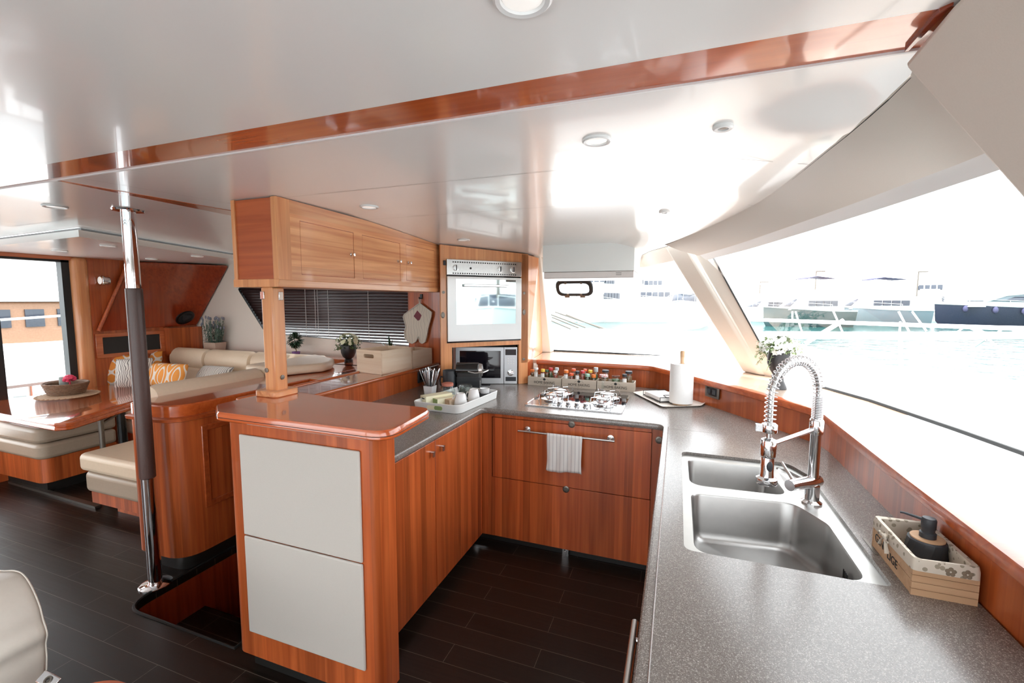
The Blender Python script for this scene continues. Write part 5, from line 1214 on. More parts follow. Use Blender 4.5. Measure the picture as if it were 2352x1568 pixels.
# scatter cushions
def pillow(px, py, y, w, h, rz, tilt, mat, label):
    p = PY(px, py, y)
    t = bpy.data.objects.new('x', None)
    b = MB()
    def fn(sg):
        def f(u, v):
            a, c = 2*u-1, 2*v-1; e = (1-abs(a)**3)*(1-abs(c)**3); k = 1-.07*(1-abs(c))*abs(a)**2; k2 = 1-.07*(1-abs(a))*abs(c)**2
            return (a*w/2*k2*1.0*(1-.08*(1-abs(c)**2)*0), sg*.055*e**.6, c*h/2*k)
        return f
    b.grid(fn(1), 14, 14); b.grid(fn(-1), 14, 14)
    b.xf(Matrix.Rotation(tilt, 4, 'X'))
    bpy.data.objects.remove(t)
    o = build(b, 'throw_pillow', mat, None, local=True, ang=180); o.location = p; o.rotation_euler = (0,0,rz)
    return tag(o, label, 'cushion', 'cushions on the dinette sofa')
pillow(277, 852, 2.96, .30, .34, .85, -.2, M['pil1'], 'orange lattice cushion leaning at the far left end of the sofa')
pillow(308, 857, 2.86, .30, .30, .75, -.3, M['pil2'], 'pale grey scribble cushion just left of the steel pole')
pillow(343, 836, 3.28, .30, .30, .2, -.2, M['pil1'], 'orange lattice cushion mostly hidden behind the steel pole')
pillow(382, 861, 2.98, .50, .24, .10, -.35, M['pil3'], 'long orange cushion with white ogee loops right of the steel pole')
pillow(490, 860, 3.20, .42, .20, .05, -.7, M['pil2'], 'grey scribble cushion lying low behind the side bolster')

# dining table
t = thing('dining_table', 'glossy cherry dining table with cut-off corners in front of the sofa', 'table', (-4.7,2.2,0))
tp_ = rpoly([(-5.42,1.80),(-4.06,1.775),(-4.0,1.83),(-4.26,2.37),(-4.50,2.72),(-4.60,2.80),(-5.42,2.80)], [.02,.02,.05,.1,.06,.05,.02], 4)
c_ = (-4.75,2.25); sc = lambda k, z: [(c_[0]+(x-c_[0])*k, c_[1]+(y-c_[1])*k, z) for x,y in tp_]
b = MB(); b.loft([sc(.985,.672), sc(1,.680), sc(1.0,.695), sc(.992,.700), sc(.992,.708), sc(1.0,.712), sc(1.0,.722), sc(.985,.730)]); build(b, 'top', M['cherry_top'], t)
b = MB(); b.lathe([(.16,0),(.16,.012),(.045,.02),(.04,.66),(.12,.672)], (-4.52,2.42,0), 26, Matrix.Diagonal((.8,.8,1,1))); build(b, 'pedestal', M['blackg'], t)
for x, y in ((-4.22,2.12),):
    b = MB(); b.tube([(x,y,0),(x,y,.672)], .018, 12); build(b, 'leg', M['dsteel'], t)
b = MB(); b.tube([(-4.22,2.12,.62),(-4.52,2.42,.62)], .012, 10); build(b, 'cross_bar', M['dsteel'], t)
b = MB(); b.prism([(-5.4,2.02),(-4.12,1.99),(-4.12,2.03),(-5.4,2.06)], .001, .02); tag(build(b, 'threshold_strip', M['dsteel']), 'dark metal strip across the floor under the dining table front', 'threshold strip')
# seat on the door side
t = thing('bench_seat', 'cream leather bench seat on the door side of the table', 'seat', (-5.1,2.2,0))
b = MB(); b.prism(rpoly([(-5.44,1.985),(-4.77,1.985),(-4.77,2.5),(-5.44,2.5)],[0,.08,0,0]), .10, .30); build(b, 'wooden_base', M['cherry'], t)
b = MB(); b.prism([(-5.44,2.04),(-4.85,2.04),(-4.85,2.5),(-5.44,2.5)], 0, .10); build(b, 'toe_kick', M['toe'], t)
b = MB(); b.prism(rpoly([(-5.44,1.965),(-4.745,1.965),(-4.745,2.5),(-5.44,2.5)],[0,.09,.0,0]), .30, .43); build(b, 'seat_base', M['leather2'], t, bevel=.03, seg=3)
b = MB(); b.prism(rpoly([(-5.44,1.96),(-4.74,1.96),(-4.74,2.5),(-5.44,2.5)],[0,.09,.0,0]), .435, .56); build(b, 'seat_cushion', M['leather2'], t, bevel=.03, seg=3)

# basket on its mat
mc = PZ(157, 908, .732); bc = PZ(153, 902, .745)
t = thing('place_mat', 'round woven straw mat under the wicker basket on the table', 'place mat', (mc.x,mc.y,.731)); rm = .205
b = MB(); b.lathe([(rm,0),(rm+.005,.004),(rm-.002,.010),(.0,.010)], (mc.x,mc.y,.731), 40)
for k in range(34):
    a = 2*PI*k/34; b.sphere((mc.x+rm*math.cos(a), mc.y+rm*math.sin(a), .738), .014, 6, 4, (1,1,.5))
build(b, 'weave', M['mat'], t)
bx, by = bc.x, bc.y
t = thing('wicker_basket', 'dark oval wicker basket standing on the straw mat', 'basket', (bx,by,.742))
b = MB(); rings = []
for r, z in [(.125,0),(.145,.03),(.158,.06),(.166,.092),(.168,.098)]: rings.append([(bx+r*math.cos(2*PI*i/64)*(1.0+.012*(i%2)), by+r*.85*math.sin(2*PI*i/64)*(1.0+.012*(i%2)), .742+z) for i in range(64)])
for r, z in ((.152,.092),(.140,.03),(.08,.006)): rings.append([(bx+r*math.cos(2*PI*i/64), by+r*.85*math.sin(2*PI*i/64), .742+z) for i in range(64)])
b.loft(rings); build(b, 'bowl', M['wicker'], t)
for k in range(7):
    b = MB(); z = .742+.008+k*.0145; r = .134+.0058*k
    b.tube([(bx+(r+.004+.004*math.sin(i*1.57+k*1.57))*math.cos(2*PI*i/72), by+(r+.004+.004*math.sin(i*1.57+k*1.57))*.85*math.sin(2*PI*i/72), z) for i in range(72)], .0075, 6, closed=True); build(b, 'woven_rod', M['wicker'], t)
q = PY(146, 880, by+.01)
b = MB(); b.lathe([(.030,.752),(.030,.885),(.026,.888),(0,.884)], (q.x,by+.01,0), 20); tag(build(b, 'pillar_candle', M['candle']), 'grey green pillar candle standing in the wicker basket', 'candle')
b = MB(); random.seed(3); q = PY(160, 874, by+.01); c0 = Vector((q.x,by+.01,.872))
for k in range(60):
    a = random.random()*2*PI; e = random.uniform(-.5,1.3); dd = Vector((math.cos(a)*math.cos(e), math.sin(a)*math.cos(e), math.sin(e)))
    b.sphere(c0+dd*.034, .016, 8, 5, (1,1,.55))
b.tube([c0, (c0.x,c0.y,.752)], .006, 6)
tag(build(b, 'pink_flower', M['pink']), 'bright pink artificial flower in the wicker basket', 'flower')

# lamp and speaker on the slanted bulkhead
lp = PX(222, 644, AX); t = thing('wall_light', 'short chrome cylinder wall light on the aft bulkhead', 'wall light', (AX,lp.y+.04,lp.z))
yy, zz = lp.y, lp.z
RYm = Matrix.Rotation(PI/2,4,'X')@Matrix.Rotation(0,4,'Z')          # barrel points towards -y
b = MB(); b.lathe([(.034,0),(.034,.008),(.012,.012),(.010,.05)], (AX,yy+.075,zz), 26, Matrix.Rotation(PI/2,4,'Y')); build(b, 'wall_plate', M['chrome'], t)
b = MB(); b.lathe([(.040,-.07),(.043,-.065),(.043,-.02),(.054,-.015),(.054,.0),(.046,.004)], (AX+.058,yy,zz), 28, Matrix.Rotation(PI/2,4,'X')); build(b, 'barrel', M['chrome'], t)
b = MB(); b.lathe([(.046,.0),(.035,.005),(0,.006)], (AX+.058,yy,zz), 26, Matrix.Rotation(PI/2,4,'X')); build(b, 'lens', M['lens'], t)
# speaker: on the slanted plane
A0, B0, D0 = Vector(f[0]), Vector(f[1]), Vector(f[3]); nn = (B0-A0).cross(Vector(f[2])-A0).normalized(); nn = nn if nn.x > 0 else -nn
d = _ray(425, 729); tt = (A0-CAM).dot(nn)/d.dot(nn); sp_ = CAM+d*tt
t = thing('round_speaker', 'round black speaker low on the slanted shaded wood panel', 'speaker', sp_)
fm = frame(sp_+nn*.002, (0,1,0), nn)
b = MB(); b.lathe([(.10,-.004),(.10,.006),(.09,.010),(.075,.008)], (0,0,0), 30); b.xf(fm); build(b, 'bezel', M['blackg'], t)
b = MB(); b.lathe([(.078,.0),(.05,-.003),(.02,.003),(0,.004)], (0,0,0), 26); b.xf(frame(sp_+nn*.010, (0,1,0), nn)); build(b, 'cone', M['char'], t)

# ------------------------------------------------------------------ plants
def leaf(b, p, d, ln, w, up=Vector((0,0,1)), bend=.3):
    d = Vector(d).normalized(); s = d.cross(up); s = s.normalized() if s.length > 1e-3 else Vector((1,0,0)); n = s.cross(d)
    p = Vector(p); q = p+d*ln*.5+n*ln*bend*.15; e = p+d*ln-Vector((0,0,1))*ln*bend*.5
    b.poly([p, q+s*w/2, e, q-s*w/2])
def rdir(lo=-.4, hi=1.4):
    a = random.random()*2*PI; e = random.uniform(lo, hi); return Vector((math.cos(a)*math.cos(e), math.sin(a)*math.cos(e), math.sin(e)))
def flower(b, p, r, n=5, up=None):
    up = up or rdir(0,1.2); s = up.cross(Vector((.3,.2,.9))).normalized(); t2 = up.cross(s)
    for i in range(n):
        a = 2*PI*i/n; d = s*math.cos(a)+t2*math.sin(a); q = s*math.cos(a+.6)+t2*math.sin(a+.6); q2 = s*math.cos(a-.6)+t2*math.sin(a-.6)
        b.poly([p, p+q2*r*.6+up*r*.2, p+d*r+up*r*.1, p+q*r*.6+up*r*.2])
# flower vase on the window ledge
random.seed(11)
vp = (.562,2.985,LZ+.001)
t = thing('face_vase', 'black sculpted face vase with white flowers on the window ledge by the pillar', 'vase', vp)
b = MB(); rings = []
for z, rx, ry, ox in ((0,.050,.045,0),(.012,.048,.043,0),(.05,.032,.032,0),(.085,.028,.030,0),(.11,.040,.040,-.004),(.15,.056,.052,-.004),(.185,.060,.056,0),(.215,.055,.052,0),(.235,.050,.046,0),(.236,.045,.041,0),(.20,.04,.04,0)):
    ring = []
    for i in range(28):
        a = 2*PI*i/28; k = 1
        if .09 < z < .2 and -2.6 < (a-1.5*PI) < 2.6:                      # brow, nose and lips on the side facing the galley
            da = abs(((a-1.36*PI+PI) % (2*PI))-PI); k = 1+.16*math.exp(-(da/.22)**2)*(1 if z < .17 else .3)
            k -= .10*math.exp(-((da-.55)/.2)**2)*(1 if .13 < z < .2 else 0)
        ring.append((rx*math.cos(a)*k+ox, ry*math.sin(a)*k, z))
    rings.append(ring)
b.loft(rings); build(b, 'vase_body', M['vase'], t, local=True, ang=60)
b = MB(); fl = MB(); 
for k in range(300):
    d = rdir(-.5,1.35); r_ = random.uniform(.03,.10); p = Vector((0,0,.235))+Vector((d.x*r_*1.2,d.y*r_*1.0,d.z*r_*.75)); leaf(b, p, rdir(-.9,1), random.uniform(.022,.04), .017)
for k in range(14):
    d = rdir(-.5,.1); p0 = Vector((0,0,.24)); p1 = p0+d*.08; p2 = p1+Vector((d.x*.05,d.y*.05,-.05-.04*random.random())); b.tube([p0,p1,p2], .0012, 4)
    for j in range(5): leaf(b, p1.lerp(p2, j/5), rdir(-1,1), .022, .013)
for k in range(170):
    d = rdir(-.3,1.5); r_ = random.uniform(.065,.105); p = Vector((0,0,.240))+Vector((d.x*r_*1.2,d.y*r_,d.z*r_*.85)); flower(fl, p, random.uniform(.012,.020), 5, d)
build(b, 'foliage', M['pleaf'], t, local=True, ang=180); build(fl, 'blossoms', M['wpetal'], t, local=True, ang=180)
# topiary on the deck shelf
p = PY(680, 812, 3.66)
t = thing('topiary_ball', 'small dark topiary ball in a purple pot behind the sofa', 'potted plant', (p.x,3.66,1.001))
b = MB(); b.lathe([(.035,0),(.042,.045),(.038,.045),(.034,.03),(0,.03)], (0,0,0), 18); build(b, 'pot', M['purple'], t, local=True)
b = MB(); b.tube([(0,0,.03),(.006,0,.06),(-.004,0,.10)], .005, 6); build(b, 'trunk', M['wicker'], t, local=True)
b = MB()
for k in range(650): d = rdir(-1.5,1.57); leaf(b, Vector((-.004,0,.165))+d*random.uniform(.02,.068), d+rdir(-1,1)*.5, .034, .011)
build(b, 'foliage', M['dleaf'], t, local=True, ang=180)
# black vase with cream flowers
p = PZ(803, 829, 1.001)
t = thing('round_vase', 'black ribbed vase of cream and yellow flowers left of the pine box', 'vase', (PY(801,829,3.46).x,3.46,1.001))
b = MB(); rings = []
for r, z in ((.040,0),(.038,.028),(.030,.034),(.052,.055),(.068,.095),(.072,.135),(.070,.165),(.066,.167),(.06,.14)):
    rings.append([(r*math.cos(2*PI*i/48)*(1-.025*abs(math.sin(i*PI/6))), r*math.sin(2*PI*i/48)*(1-.025*abs(math.sin(i*PI/6))), z) for i in range(48)])
b.loft(rings); build(b, 'vase_body', M['vase'], t, local=True)
b = MB(); fl = MB()
for k in range(330):
    d = rdir(-.6,1.4); r_ = random.uniform(.03,.115); leaf(b, Vector((d.x*r_*1.15,d.y*r_,.175+d.z*r_*.8)), rdir(-1,1), random.uniform(.02,.04), .014)
for k in range(16):
    a = random.choice([PI, 0])+random.uniform(-.5,.5); d = Vector((math.cos(a),math.sin(a)*.6,-.5)); 
    for j in range(6): q = Vector((0,0,.19))+d*(.07+.014*j); leaf(b, q, rdir(-1,1), .022, .011)
for k in range(70): d = rdir(-.1,1.5); flower(fl, Vector((d.x*.115,d.y*.10,.19+d.z*.085)), random.uniform(.014,.024), 6, d)
build(b, 'foliage', M['leaf'], t, local=True, ang=180); build(fl, 'blossoms', M['petal'], t, local=True, ang=180)
# spiky plant behind the boxes
p = PY(896, 795, 3.60)
t = thing('spiky_plant', 'dark spiky plant standing behind the pine boxes', 'potted plant', (p.x,3.60,1.001))
b = MB(); b.lathe([(.05,0),(.062,.085),(.058,.085),(.05,.07),(0,.07)], (0,0,0), 20); build(b, 'pot', M['terra'], t, local=True)
b = MB()
for k in range(34):
    a = random.random()*2*PI; e = random.uniform(.1,1.4); d = Vector((math.cos(a)*math.cos(e), math.sin(a)*math.cos(e), math.sin(e))); ln = random.uniform(.10,.20)
    s = d.cross(Vector((0,0,1))).normalized()*.009; p0 = Vector((0,0,.09)); m1 = p0+d*ln*.5; m2 = p0+d*ln-Vector((0,0,.03*math.cos(e)))
    b.poly([p0-s*.6,p0+s*.6,m1+s,m1-s]); b.poly([m1-s,m1+s,m2])
build(b, 'foliage', M['dleaf'], t, local=True, ang=180)
# lavender
p = PY(494, 800, 3.68)
t = thing('lavender_pot', 'potted lavender in a square beige pot in the corner behind the sofa', 'potted plant', (p.x,3.68,1.001))
b = MB(); b.loft([[(-.085,-.06,0),(.085,-.06,0),(.085,.06,0),(-.085,.06,0)],[(-.10,-.07,.10),(.10,-.07,.10),(.10,.07,.10),(-.10,.07,.10)],[(-.09,-.06,.10),(.09,-.06,.10),(.09,.06,.10),(-.09,.06,.10)],[(-.09,-.06,.08),(.09,-.06,.08),(.09,.06,.08),(-.09,.06,.08)]]); build(b, 'pot', M['terra'], t, local=True)
b = MB(); fl = MB()
for k in range(60):
    x, y = random.uniform(-.08,.08), random.uniform(-.05,.05); h = random.uniform(.18,.31); ex, ey = x*1.7, y*1.0
    b.tube([(x,y,.08),((x+ex)/2,(y+ey)/2,.08+h*.55),(ex,ey,.08+h)], .0018, 4)
    for j in range(9): q = Vector((x,y,.08)).lerp(Vector((ex,ey,.08+h)), .1+.09*j); leaf(b, q, rdir(-.2,1.2), .035, .010)
    if k % 2: fl.sphere((ex,ey,.08+h), .010, 6, 4, (1,1,2.0))
build(b, 'foliage', M['sage'], t, local=True, ang=180); build(fl, 'flower_heads', M['lilac'], t, local=True, ang=180)['kind'] = 'stuff'

# ------------------------------------------------------------------ chair and stool at the lower left
t = thing('helm_chair', 'white leather chair back at the lower left corner', 'chair', (-2.05,.72,0))
pa = [PY(px, py, .78) for px, py in ((-160,1300),(-60,1303),(0,1311),(30,1311),(52,1320),(72,1350),(90,1393),(98,1425),(107,1455),(104,1480),(106,1520),(100,1600),(85,1700),(-160,1700))]
b = MB(); prof = [(p.x,p.z) for p in dens([Vector(p) for p in pa], 5)]; cx = -2.25; cz_ = .5
r_ = []
for y, k in ((.60,.90),(.615,.97),(.66,1.0),(.76,1.0),(.785,.97),(.795,.90)): r_.append([(cx+(x-cx)*k, y, cz_+(z-cz_)*k) for x,z in prof])
b.loft(r_); build(b, 'backrest', M['wleather'], t, ang=80)
b = MB(); b.tube([(x-.001,.782,z) for x,z in prof[6:-6]], .0022, 6); build(b, 'piping', M['wleather'], t)
b = MB(); b.box(-2.45,-1.93,.15,.60,.30,.40); build(b, 'seat', M['wleather'], t, bevel=.03)
b = MB(); b.lathe([(.20,0),(.20,.015),(.05,.03),(.045,.30)], (-2.2,.45,0), 24); build(b, 'pedestal', M['dsteel'], t)
p0 = PY(112, 1562, .70)
b = MB(); fr_ = frame(p0, (.75,-.25,.35), (.2,-.55,.8)); b.box(-.036,.032,-.016,.016,-.003,.003, fr_); bk_ = build(b, 'buckle_plate', M['chrome'], t, bevel=.003)
b = MB(); b.lathe([(.011,.003),(.011,.006),(.007,.006),(.006,.003)], (0,0,0), 16); b.xf(fr_); build(b, 'buckle_ring', M['dsteel'], bk_)
sc0 = PZ(148, 1660, .52)
t = thing('round_stool', 'low round stool with red wooden rim and white top at the bottom edge', 'stool', (sc0.x,sc0.y,0))
rs = .135
b = MB(); b.lathe([(rs,.43),(rs+.012,.45),(rs+.012,.50),(rs,.515)], (sc0.x,sc0.y,0), 48); build(b, 'wooden_rim', M['cherry_h'], t)
b = MB(); b.lathe([(rs-.022,.50),(rs-.024,.522),(rs-.04,.532),(0,.54)], (sc0.x,sc0.y,0), 48); build(b, 'top_pad', M['wleather'], t)
b = MB(); b.lathe([(.12,0),(.12,.02),(.03,.03),(.03,.43)], (sc0.x,sc0.y,0), 24); build(b, 'column', M['dsteel'], t)

# small metal door stop at the galley toe kick, tag at the peninsula foot
q = PY(1298, 1280, DY+.02)
t = thing('floor_catch', 'small steel catch standing on the floor at the galley toe kick', 'floor catch', (q.x,DY+.01,0))
b = MB(); b.box(q.x-.02,q.x+.02,DY+.022,DY+.03,.0,.05); b.box(q.x-.006,q.x+.006,DY+.005,DY+.022,.0,.045); build(b, 'bracket', M['chrome'], t, bevel=.001)
# ================================================================== OUTSIDE
SZL = -1.2
b = MB(); b.poly([(-400,-400,SZL),(900,-400,SZL),(900,900,SZL),(-400,900,SZL)]); struct(b, 'sea', M['sea'])
# own boat outside the glass
b = MB(); b.prism([(1.31,-5),(6.3,-5),(7.6,3.0),(6.5,9),(3.0,13.0),(-1.8,13.8),(-3.0,4.8),(.62,4.8),(1.31,3.5)], .15, .25); o = build(b, 'foredeck', M['boatw']); o['kind'] = 'structure'
b = MB(); b.loft([[(-3,4.62,.25),(.65,4.62,.25),(1.6,3.4,.25),(2.6,5.8,.25),(2.2,12.2,.25),(-2.6,13.0,.25)],[(-3,4.62,.98),(.60,4.62,.98),(1.33,3.52,.98),(2.1,5.8,.93),(1.8,11.6,.86),(-2.6,12.2,.84)]]); o = build(b, 'coachroof', M['boatw'], bevel=.1, seg=4); o['kind'] = 'structure'
for q0, q1, q2, q3 in (((1394,772),(1459,766),(1459,795),(1395,792)),):
    b = MB(); P = [PZ(px, py, .93) for px, py in (q0,q1,q2,q3)]; b.loft([[p+Vector((0,0,-.05)) for p in P],P]); tag(build(b, 'deck_hatch', M['lav']), 'pale lavender deck hatch seen through the windscreen', 'hatch')
P = [PZ(px, py, .27) for px, py in ((2088,829),(2110,824),(2150,826),(2195,833),(2218,840),(2216,844),(2180,843),(2130,836))]
b = MB(); b.loft([[p for p in P],[p+Vector((0,0,.06)) for p in P]]); tag(build(b, 'paddle_board', M['skyb']), 'pale blue board lying on the deck outside the side window', 'paddle board')
b = MB(); b.prism([(-9,-7),(6.3,-7),(6.3,-2.62),(-9,-2.62)], -.05, .03); struct(b, 'bounce_deck', M['boatw'])  # unseen white deck added to bounce sunlight up to the ceiling
# bow rail and beam
t = thing('bow_rail', 'white rail with beam along the edge of the foredeck', 'railing', (5,7,.25))
R0, R1 = PZ(1560, 728, 1.25), PZ(2600, 763, 1.25)
b = MB(); b.tube([R0, R1], .030, 8); build(b, 'top_rail', M['boatw'], t)
B0, B1 = PZ(1560, 768, .93), PZ(2600, 773, .93)
b = MB(); b.tube([B0, B1], .075, 10); build(b, 'beam', M['boatw'], t)
for px0, py0, px1, py1 in ((1820,715,1820,733),(1827,715,1842,762),(1913,712,1935,762),(2068,738,2066,765),(2064,715,2090,765),(2095,715,2128,760)):
    p0 = PZ(1,1,1) if 0 else None
    pa_ = PV(px0, py0, R0, R1); pb_ = PV(px1, py1, R0, R1)
    b = MB(); b.tube([pa_, pb_], .014, 6); build(b, 'stanchion', M['boatw'], t)
pa_ = PV(2068, 772, R0, R1); pb_ = PV(2070, 862, R0, R1)
b = MB(); b.tube([pa_, pb_], .028, 8); build(b, 'post', M['boatw'], t)
pa_ = PV(1938, 735, R0, R1); pb_ = PV(1850, 788, R0, R1)
b = MB(); b.tube([pa_, pb_], .035, 8); build(b, 'brace', M['boatw'], t)
t = thing('mooring_lines', 'bundle of dark mooring lines sloping down across the windscreen view', 'ropes', (-1.5,13.5,.9))
for q0, q1 in (((1266,722),(1345,752)),((1268,728),(1340,757)),((1275,716),(1392,756)),((1300,722),(1400,762)),((1266,736),(1322,760))):
    b = MB(); b.tube([PY(*q0, 14.0), PY(*q1, 14.0)], .022, 6); build(b, 'line', M['dsteel'], t)
# gangway truss to the right
t = thing('gangway', 'white truss gangway beyond the side window at the right edge', 'gangway', (20,7,0))
G = lambda px, py: PX(px, py, 15.0)
for nm, q0, q1, r in (('chord',(2160,764),(2420,768),.10),('chord',(2190,748),(2420,752),.05)):
    b = MB(); b.tube([G(*q0), G(*q1)], r, 8); build(b, nm, M['boatw'], t)
for q0, q1 in (((2195,765),(2217,749)),((2217,749),(2262,768)),((2225,749),(2275,768)),((2285,768),(2310,750)),((2310,750),(2352,770)),((2318,750),(2365,770)),((2262,772),(2310,812)),((2262,780),(2240,795))):
    b = MB(); b.tube([G(*q0), G(*q1)], .05, 6); build(b, 'brace', M['boatw'], t)

def hullring(L, B, H, s):
    # s 0 stern .. 1 bow
    w = B/2*(1-max(0,(s-.35)/.65)**2.2*.98); sh = H*(1+.35*max(0,s-.3)); x = L*(s-.5); rake = .10*L*max(0,s-.6)*1.2
    return [(x-rake*.8, -w*.55, -.25*H*(1-s**6)), (x-rake*.3, -w*.86, .25*H), (x, -w, sh), (x, w, sh), (x-rake*.3, w*.86, .25*H), (x-rake*.8, w*.55, -.25*H*(1-s**6))]
def yacht(label, P, rz, L=12, B=4, H=1.6, hull='boatw', style='fly', name='motor_yacht', cat='boat', mast=0, bim='canvas', scale=1, group=None):
    t = thing(name, label, cat, (P[0],P[1],SZL), rz, group)
    def bl(b, nm, m, par=t, **k): return build(b, nm, m, par, local=True, **k)
    b = MB(); b.loft([hullring(L,B,H,s) for s in (0,.15,.3,.45,.6,.72,.82,.9,.96,1)]); hl = bl(b, 'hull', M[hull], ang=50)
    b = MB()
    for sg in (-1,1):
        b.tube([(lambda r: Vector(r[3] if sg > 0 else r[2])+Vector((0,0,.02)))(hullring(L,B,H,s)) for s in (0,.2,.4,.6,.8,.92,1)], .07, 6)
    bl(b, 'rub_rail', M['boatw'])
    def cab(x0, x1, w0, z0, z1, fr=.25, rr=.05, m='boatw', nm='deck_house'):
        b = MB(); d = z1-z0; b.loft([[(x0,-w0,z0),(x1,-w0*.85,z0),(x1,w0*.85,z0),(x0,w0,z0)],[(x0+rr*d,-w0*.86,z1),(x1-fr*d*4,-w0*.68,z1),(x1-fr*d*4,w0*.68,z1),(x0+rr*d,w0*.86,z1)]]); return bl(b, nm, M[m], bevel=.08*d)
    def wins(x0, x1, w0, z0, z1, n, h=.5, fr=.25):
        b = MB(); d = z1-z0
        for sg in (-1,1):
            for i in range(n):
                a, q = x0+(x1-x0)*(i+.08)/n, x0+(x1-x0)*(i+.92)/n
                za, zb = z0+d*(.5-h/2), z0+d*(.5+h/2); ka, kb = 1-.14*(.5-h/2)+.02, 1-.14*(.5+h/2)+.02
                b.box(a, q, min(sg*w0*kb*.93,sg*w0*ka*1.0), max(sg*w0*kb*.93,sg*w0*ka*1.0), za, zb)
        bl(b, 'side_windows', M['win'])
    if style == 'fly':
        cab(-L*.38,L*.28,B*.40,H*1.05,H*1.05+1.5); wins(-L*.30,L*.05,B*.40,H*1.05,H*1.05+1.5,4,.38)
        b = MB(); x = L*.28; b.loft([[(x-.35,-B*.27,H+.5),(x-.35,B*.27,H+.5)],[(x-1.15,-B*.25,H+1.25),(x-1.15,B*.25,H+1.25)]], closed=False, caps=False); bl(b, 'windscreen', M['win'], solid=.06)
        cab(-L*.30,L*.10,B*.33,H*1.05+1.5,H*1.05+2.2,.15,nm='flybridge')
        b = MB(); z = H*1.05+3.5; b.loft([[(-L*.26,-B*.30,z-.1),(-L*.05,-B*.32,z+.12),(L*.06,-B*.28,z-.12)],[(-L*.26,B*.30,z-.1),(-L*.05,B*.32,z+.12),(L*.06,B*.28,z-.12)]], closed=False, caps=False); bl(b, 'bimini', M[bim], solid=.06)
        b = MB()
        for x_, y_ in ((-L*.25,-B*.29),(-L*.25,B*.29),(L*.05,-B*.27),(L*.05,B*.27)): b.tube([(x_,y_,H*1.05+2.1),(x_,y_,z-.1)], .03, 5)
        bl(b, 'bimini_frame', M['steel'])
    elif style == 'sport':
        cab(-L*.22,L*.34,B*.40,H*1.08,H*1.08+.75,.6); 
        b = MB(); z = H*1.08+.7; pts = [(-L*.34,z-.3),(-L*.2,z+.55),(0,z+.95),(L*.12,z+.75),(L*.25,z)]
        b.loft([[(x_,-B*.36,zz_) for x_,zz_ in pts],[(x_,B*.36,zz_) for x_,zz_ in pts]]); bl(b, 'hard_top', M['boatg'], bevel=.1)
        b = MB()
        for sg in (-1,1): b.tube([(x_,sg*B*.38,zz_-.1) for x_,zz_ in pts], .14, 6)
        bl(b, 'arch', M['boatw'])
        b = MB()
        for sg in (-1,1): b.loft([[(-L*.1,sg*B*.385,z+.05),(L*.12,sg*B*.385,z+.05)],[(-L*.06,sg*B*.37,z+.5),(L*.06,sg*B*.37,z+.45)]], closed=False, caps=False)
        bl(b, 'side_windows', M['win'], solid=.04)
        for i in range(5):
            x_ = L*(-.3+.16*i); rg = hullring(L,B,H,(x_/L)+.5); 
            for sg in (2,3):
                p = Vector(rg[sg]); b = MB(); b.sphere((p.x,p.y*1.05,p.z-.45), .24, 10, 8, (1,1,1.6)); bl(b, 'fender', M['canvas'])
    elif style == 'trawl':
        cab(-L*.30,L*.20,B*.42,H*1.05,H*1.05+2.1,.03,.0); wins(-L*.26,L*.14,B*.42,H*1.05,H*1.05+2.1,5,.36)
        cab(-L*.18,L*.12,B*.36,H*1.05+2.1,H*1.05+3.9,.03,.0,nm='wheel_house'); 
        b = MB()
        for i in range(4): y_ = -B*.27+i*B*.18; b.box(L*.12-.18,L*.12-.05,y_-B*.07,y_+B*.07,H*1.05+2.8,H*1.05+3.5)
        bl(b, 'front_windows', M['win']); wins(-L*.15,L*.09,B*.36,H*1.05+2.1,H*1.05+3.9,4,.4)
    elif style == 'wood':
        b = MB(); b.box(-L*.3,L*.22,-B*.38,B*.38,H*1.02,H*1.02+1.0); ch = bl(b, 'wooden_cabin', M['boatwd'], bevel=.05)
        b = MB()
        for sg in (-1,1):
            for i in range(11): x_ = -L*.28+i*L*.045; b.box(x_,x_+L*.026,min(sg*B*.378,sg*B*.388),max(sg*B*.378,sg*B*.388),H*1.02+.5,H*1.02+.85)
        bl(b, 'cabin_windows', M['win'], ch)
        b = MB(); b.box(-L*.34,L*.26,-B*.42,B*.42,H*1.02+1.0,H*1.02+1.12); bl(b, 'cabin_roof', M['boatw'], bevel=.04)
        b = MB(); b.loft([[(-L*.45,-B*.4,H+2.5),(L*.1,-B*.4,H+2.9)],[(-L*.45,B*.4,H+2.5),(L*.1,B*.4,H+2.9)]], closed=False, caps=False); bl(b, 'awning', M['awn'], solid=.08)
    # guard rail
    b = MB()
    for sg in (2,3):
        pr = [Vector(hullring(L,B,H,s)[sg])+Vector((0,0,.7)) for s in (.3,.45,.6,.72,.82,.9,.97)]
        b.tube(pr, .025, 5)
        for p in pr[::2]: b.tube([p, p-Vector((0,0,.7))], .02, 5)
    bl(b, 'guard_rail', M['boatw'])
    for k in range(mast):
        b = MB(); x_ = -L*.1+k*L*.3; b.tube([(x_,0,H),(x_+.6,0,H+11)], [.13,.09], 8); b.tube([(x_,0,H+1.6),(x_-L*.3,0,H+1.7)], .08, 6); bl(b, 'mast', M['dsteel'])
    return t
W_ = lambda px, py: PZ(px, py, SZL)
G_ = 'boats moored across the basin'
yacht('small yacht with dark green grey hull, second boat right of the pillar', W_(1845,749), R(200), 9, 3.6, 1.7, 'boatt', 'fly')
yacht('large pale grey flybridge yacht with a navy sunshade on top', W_(1996,746), R(190), 10.5, 4, 1.75, 'boatg', 'fly')
yacht('navy hulled sports yacht with a row of fenders at the right edge', PZ(2318,748,SZL), R(188), 15, 4.4, 2.0, 'boatn', 'sport')
yacht('white trawler with upright dark windows behind the navy yacht', W_(2128,728), R(255), 12, 4.5, 2.0, 'boatw', 'trawl')
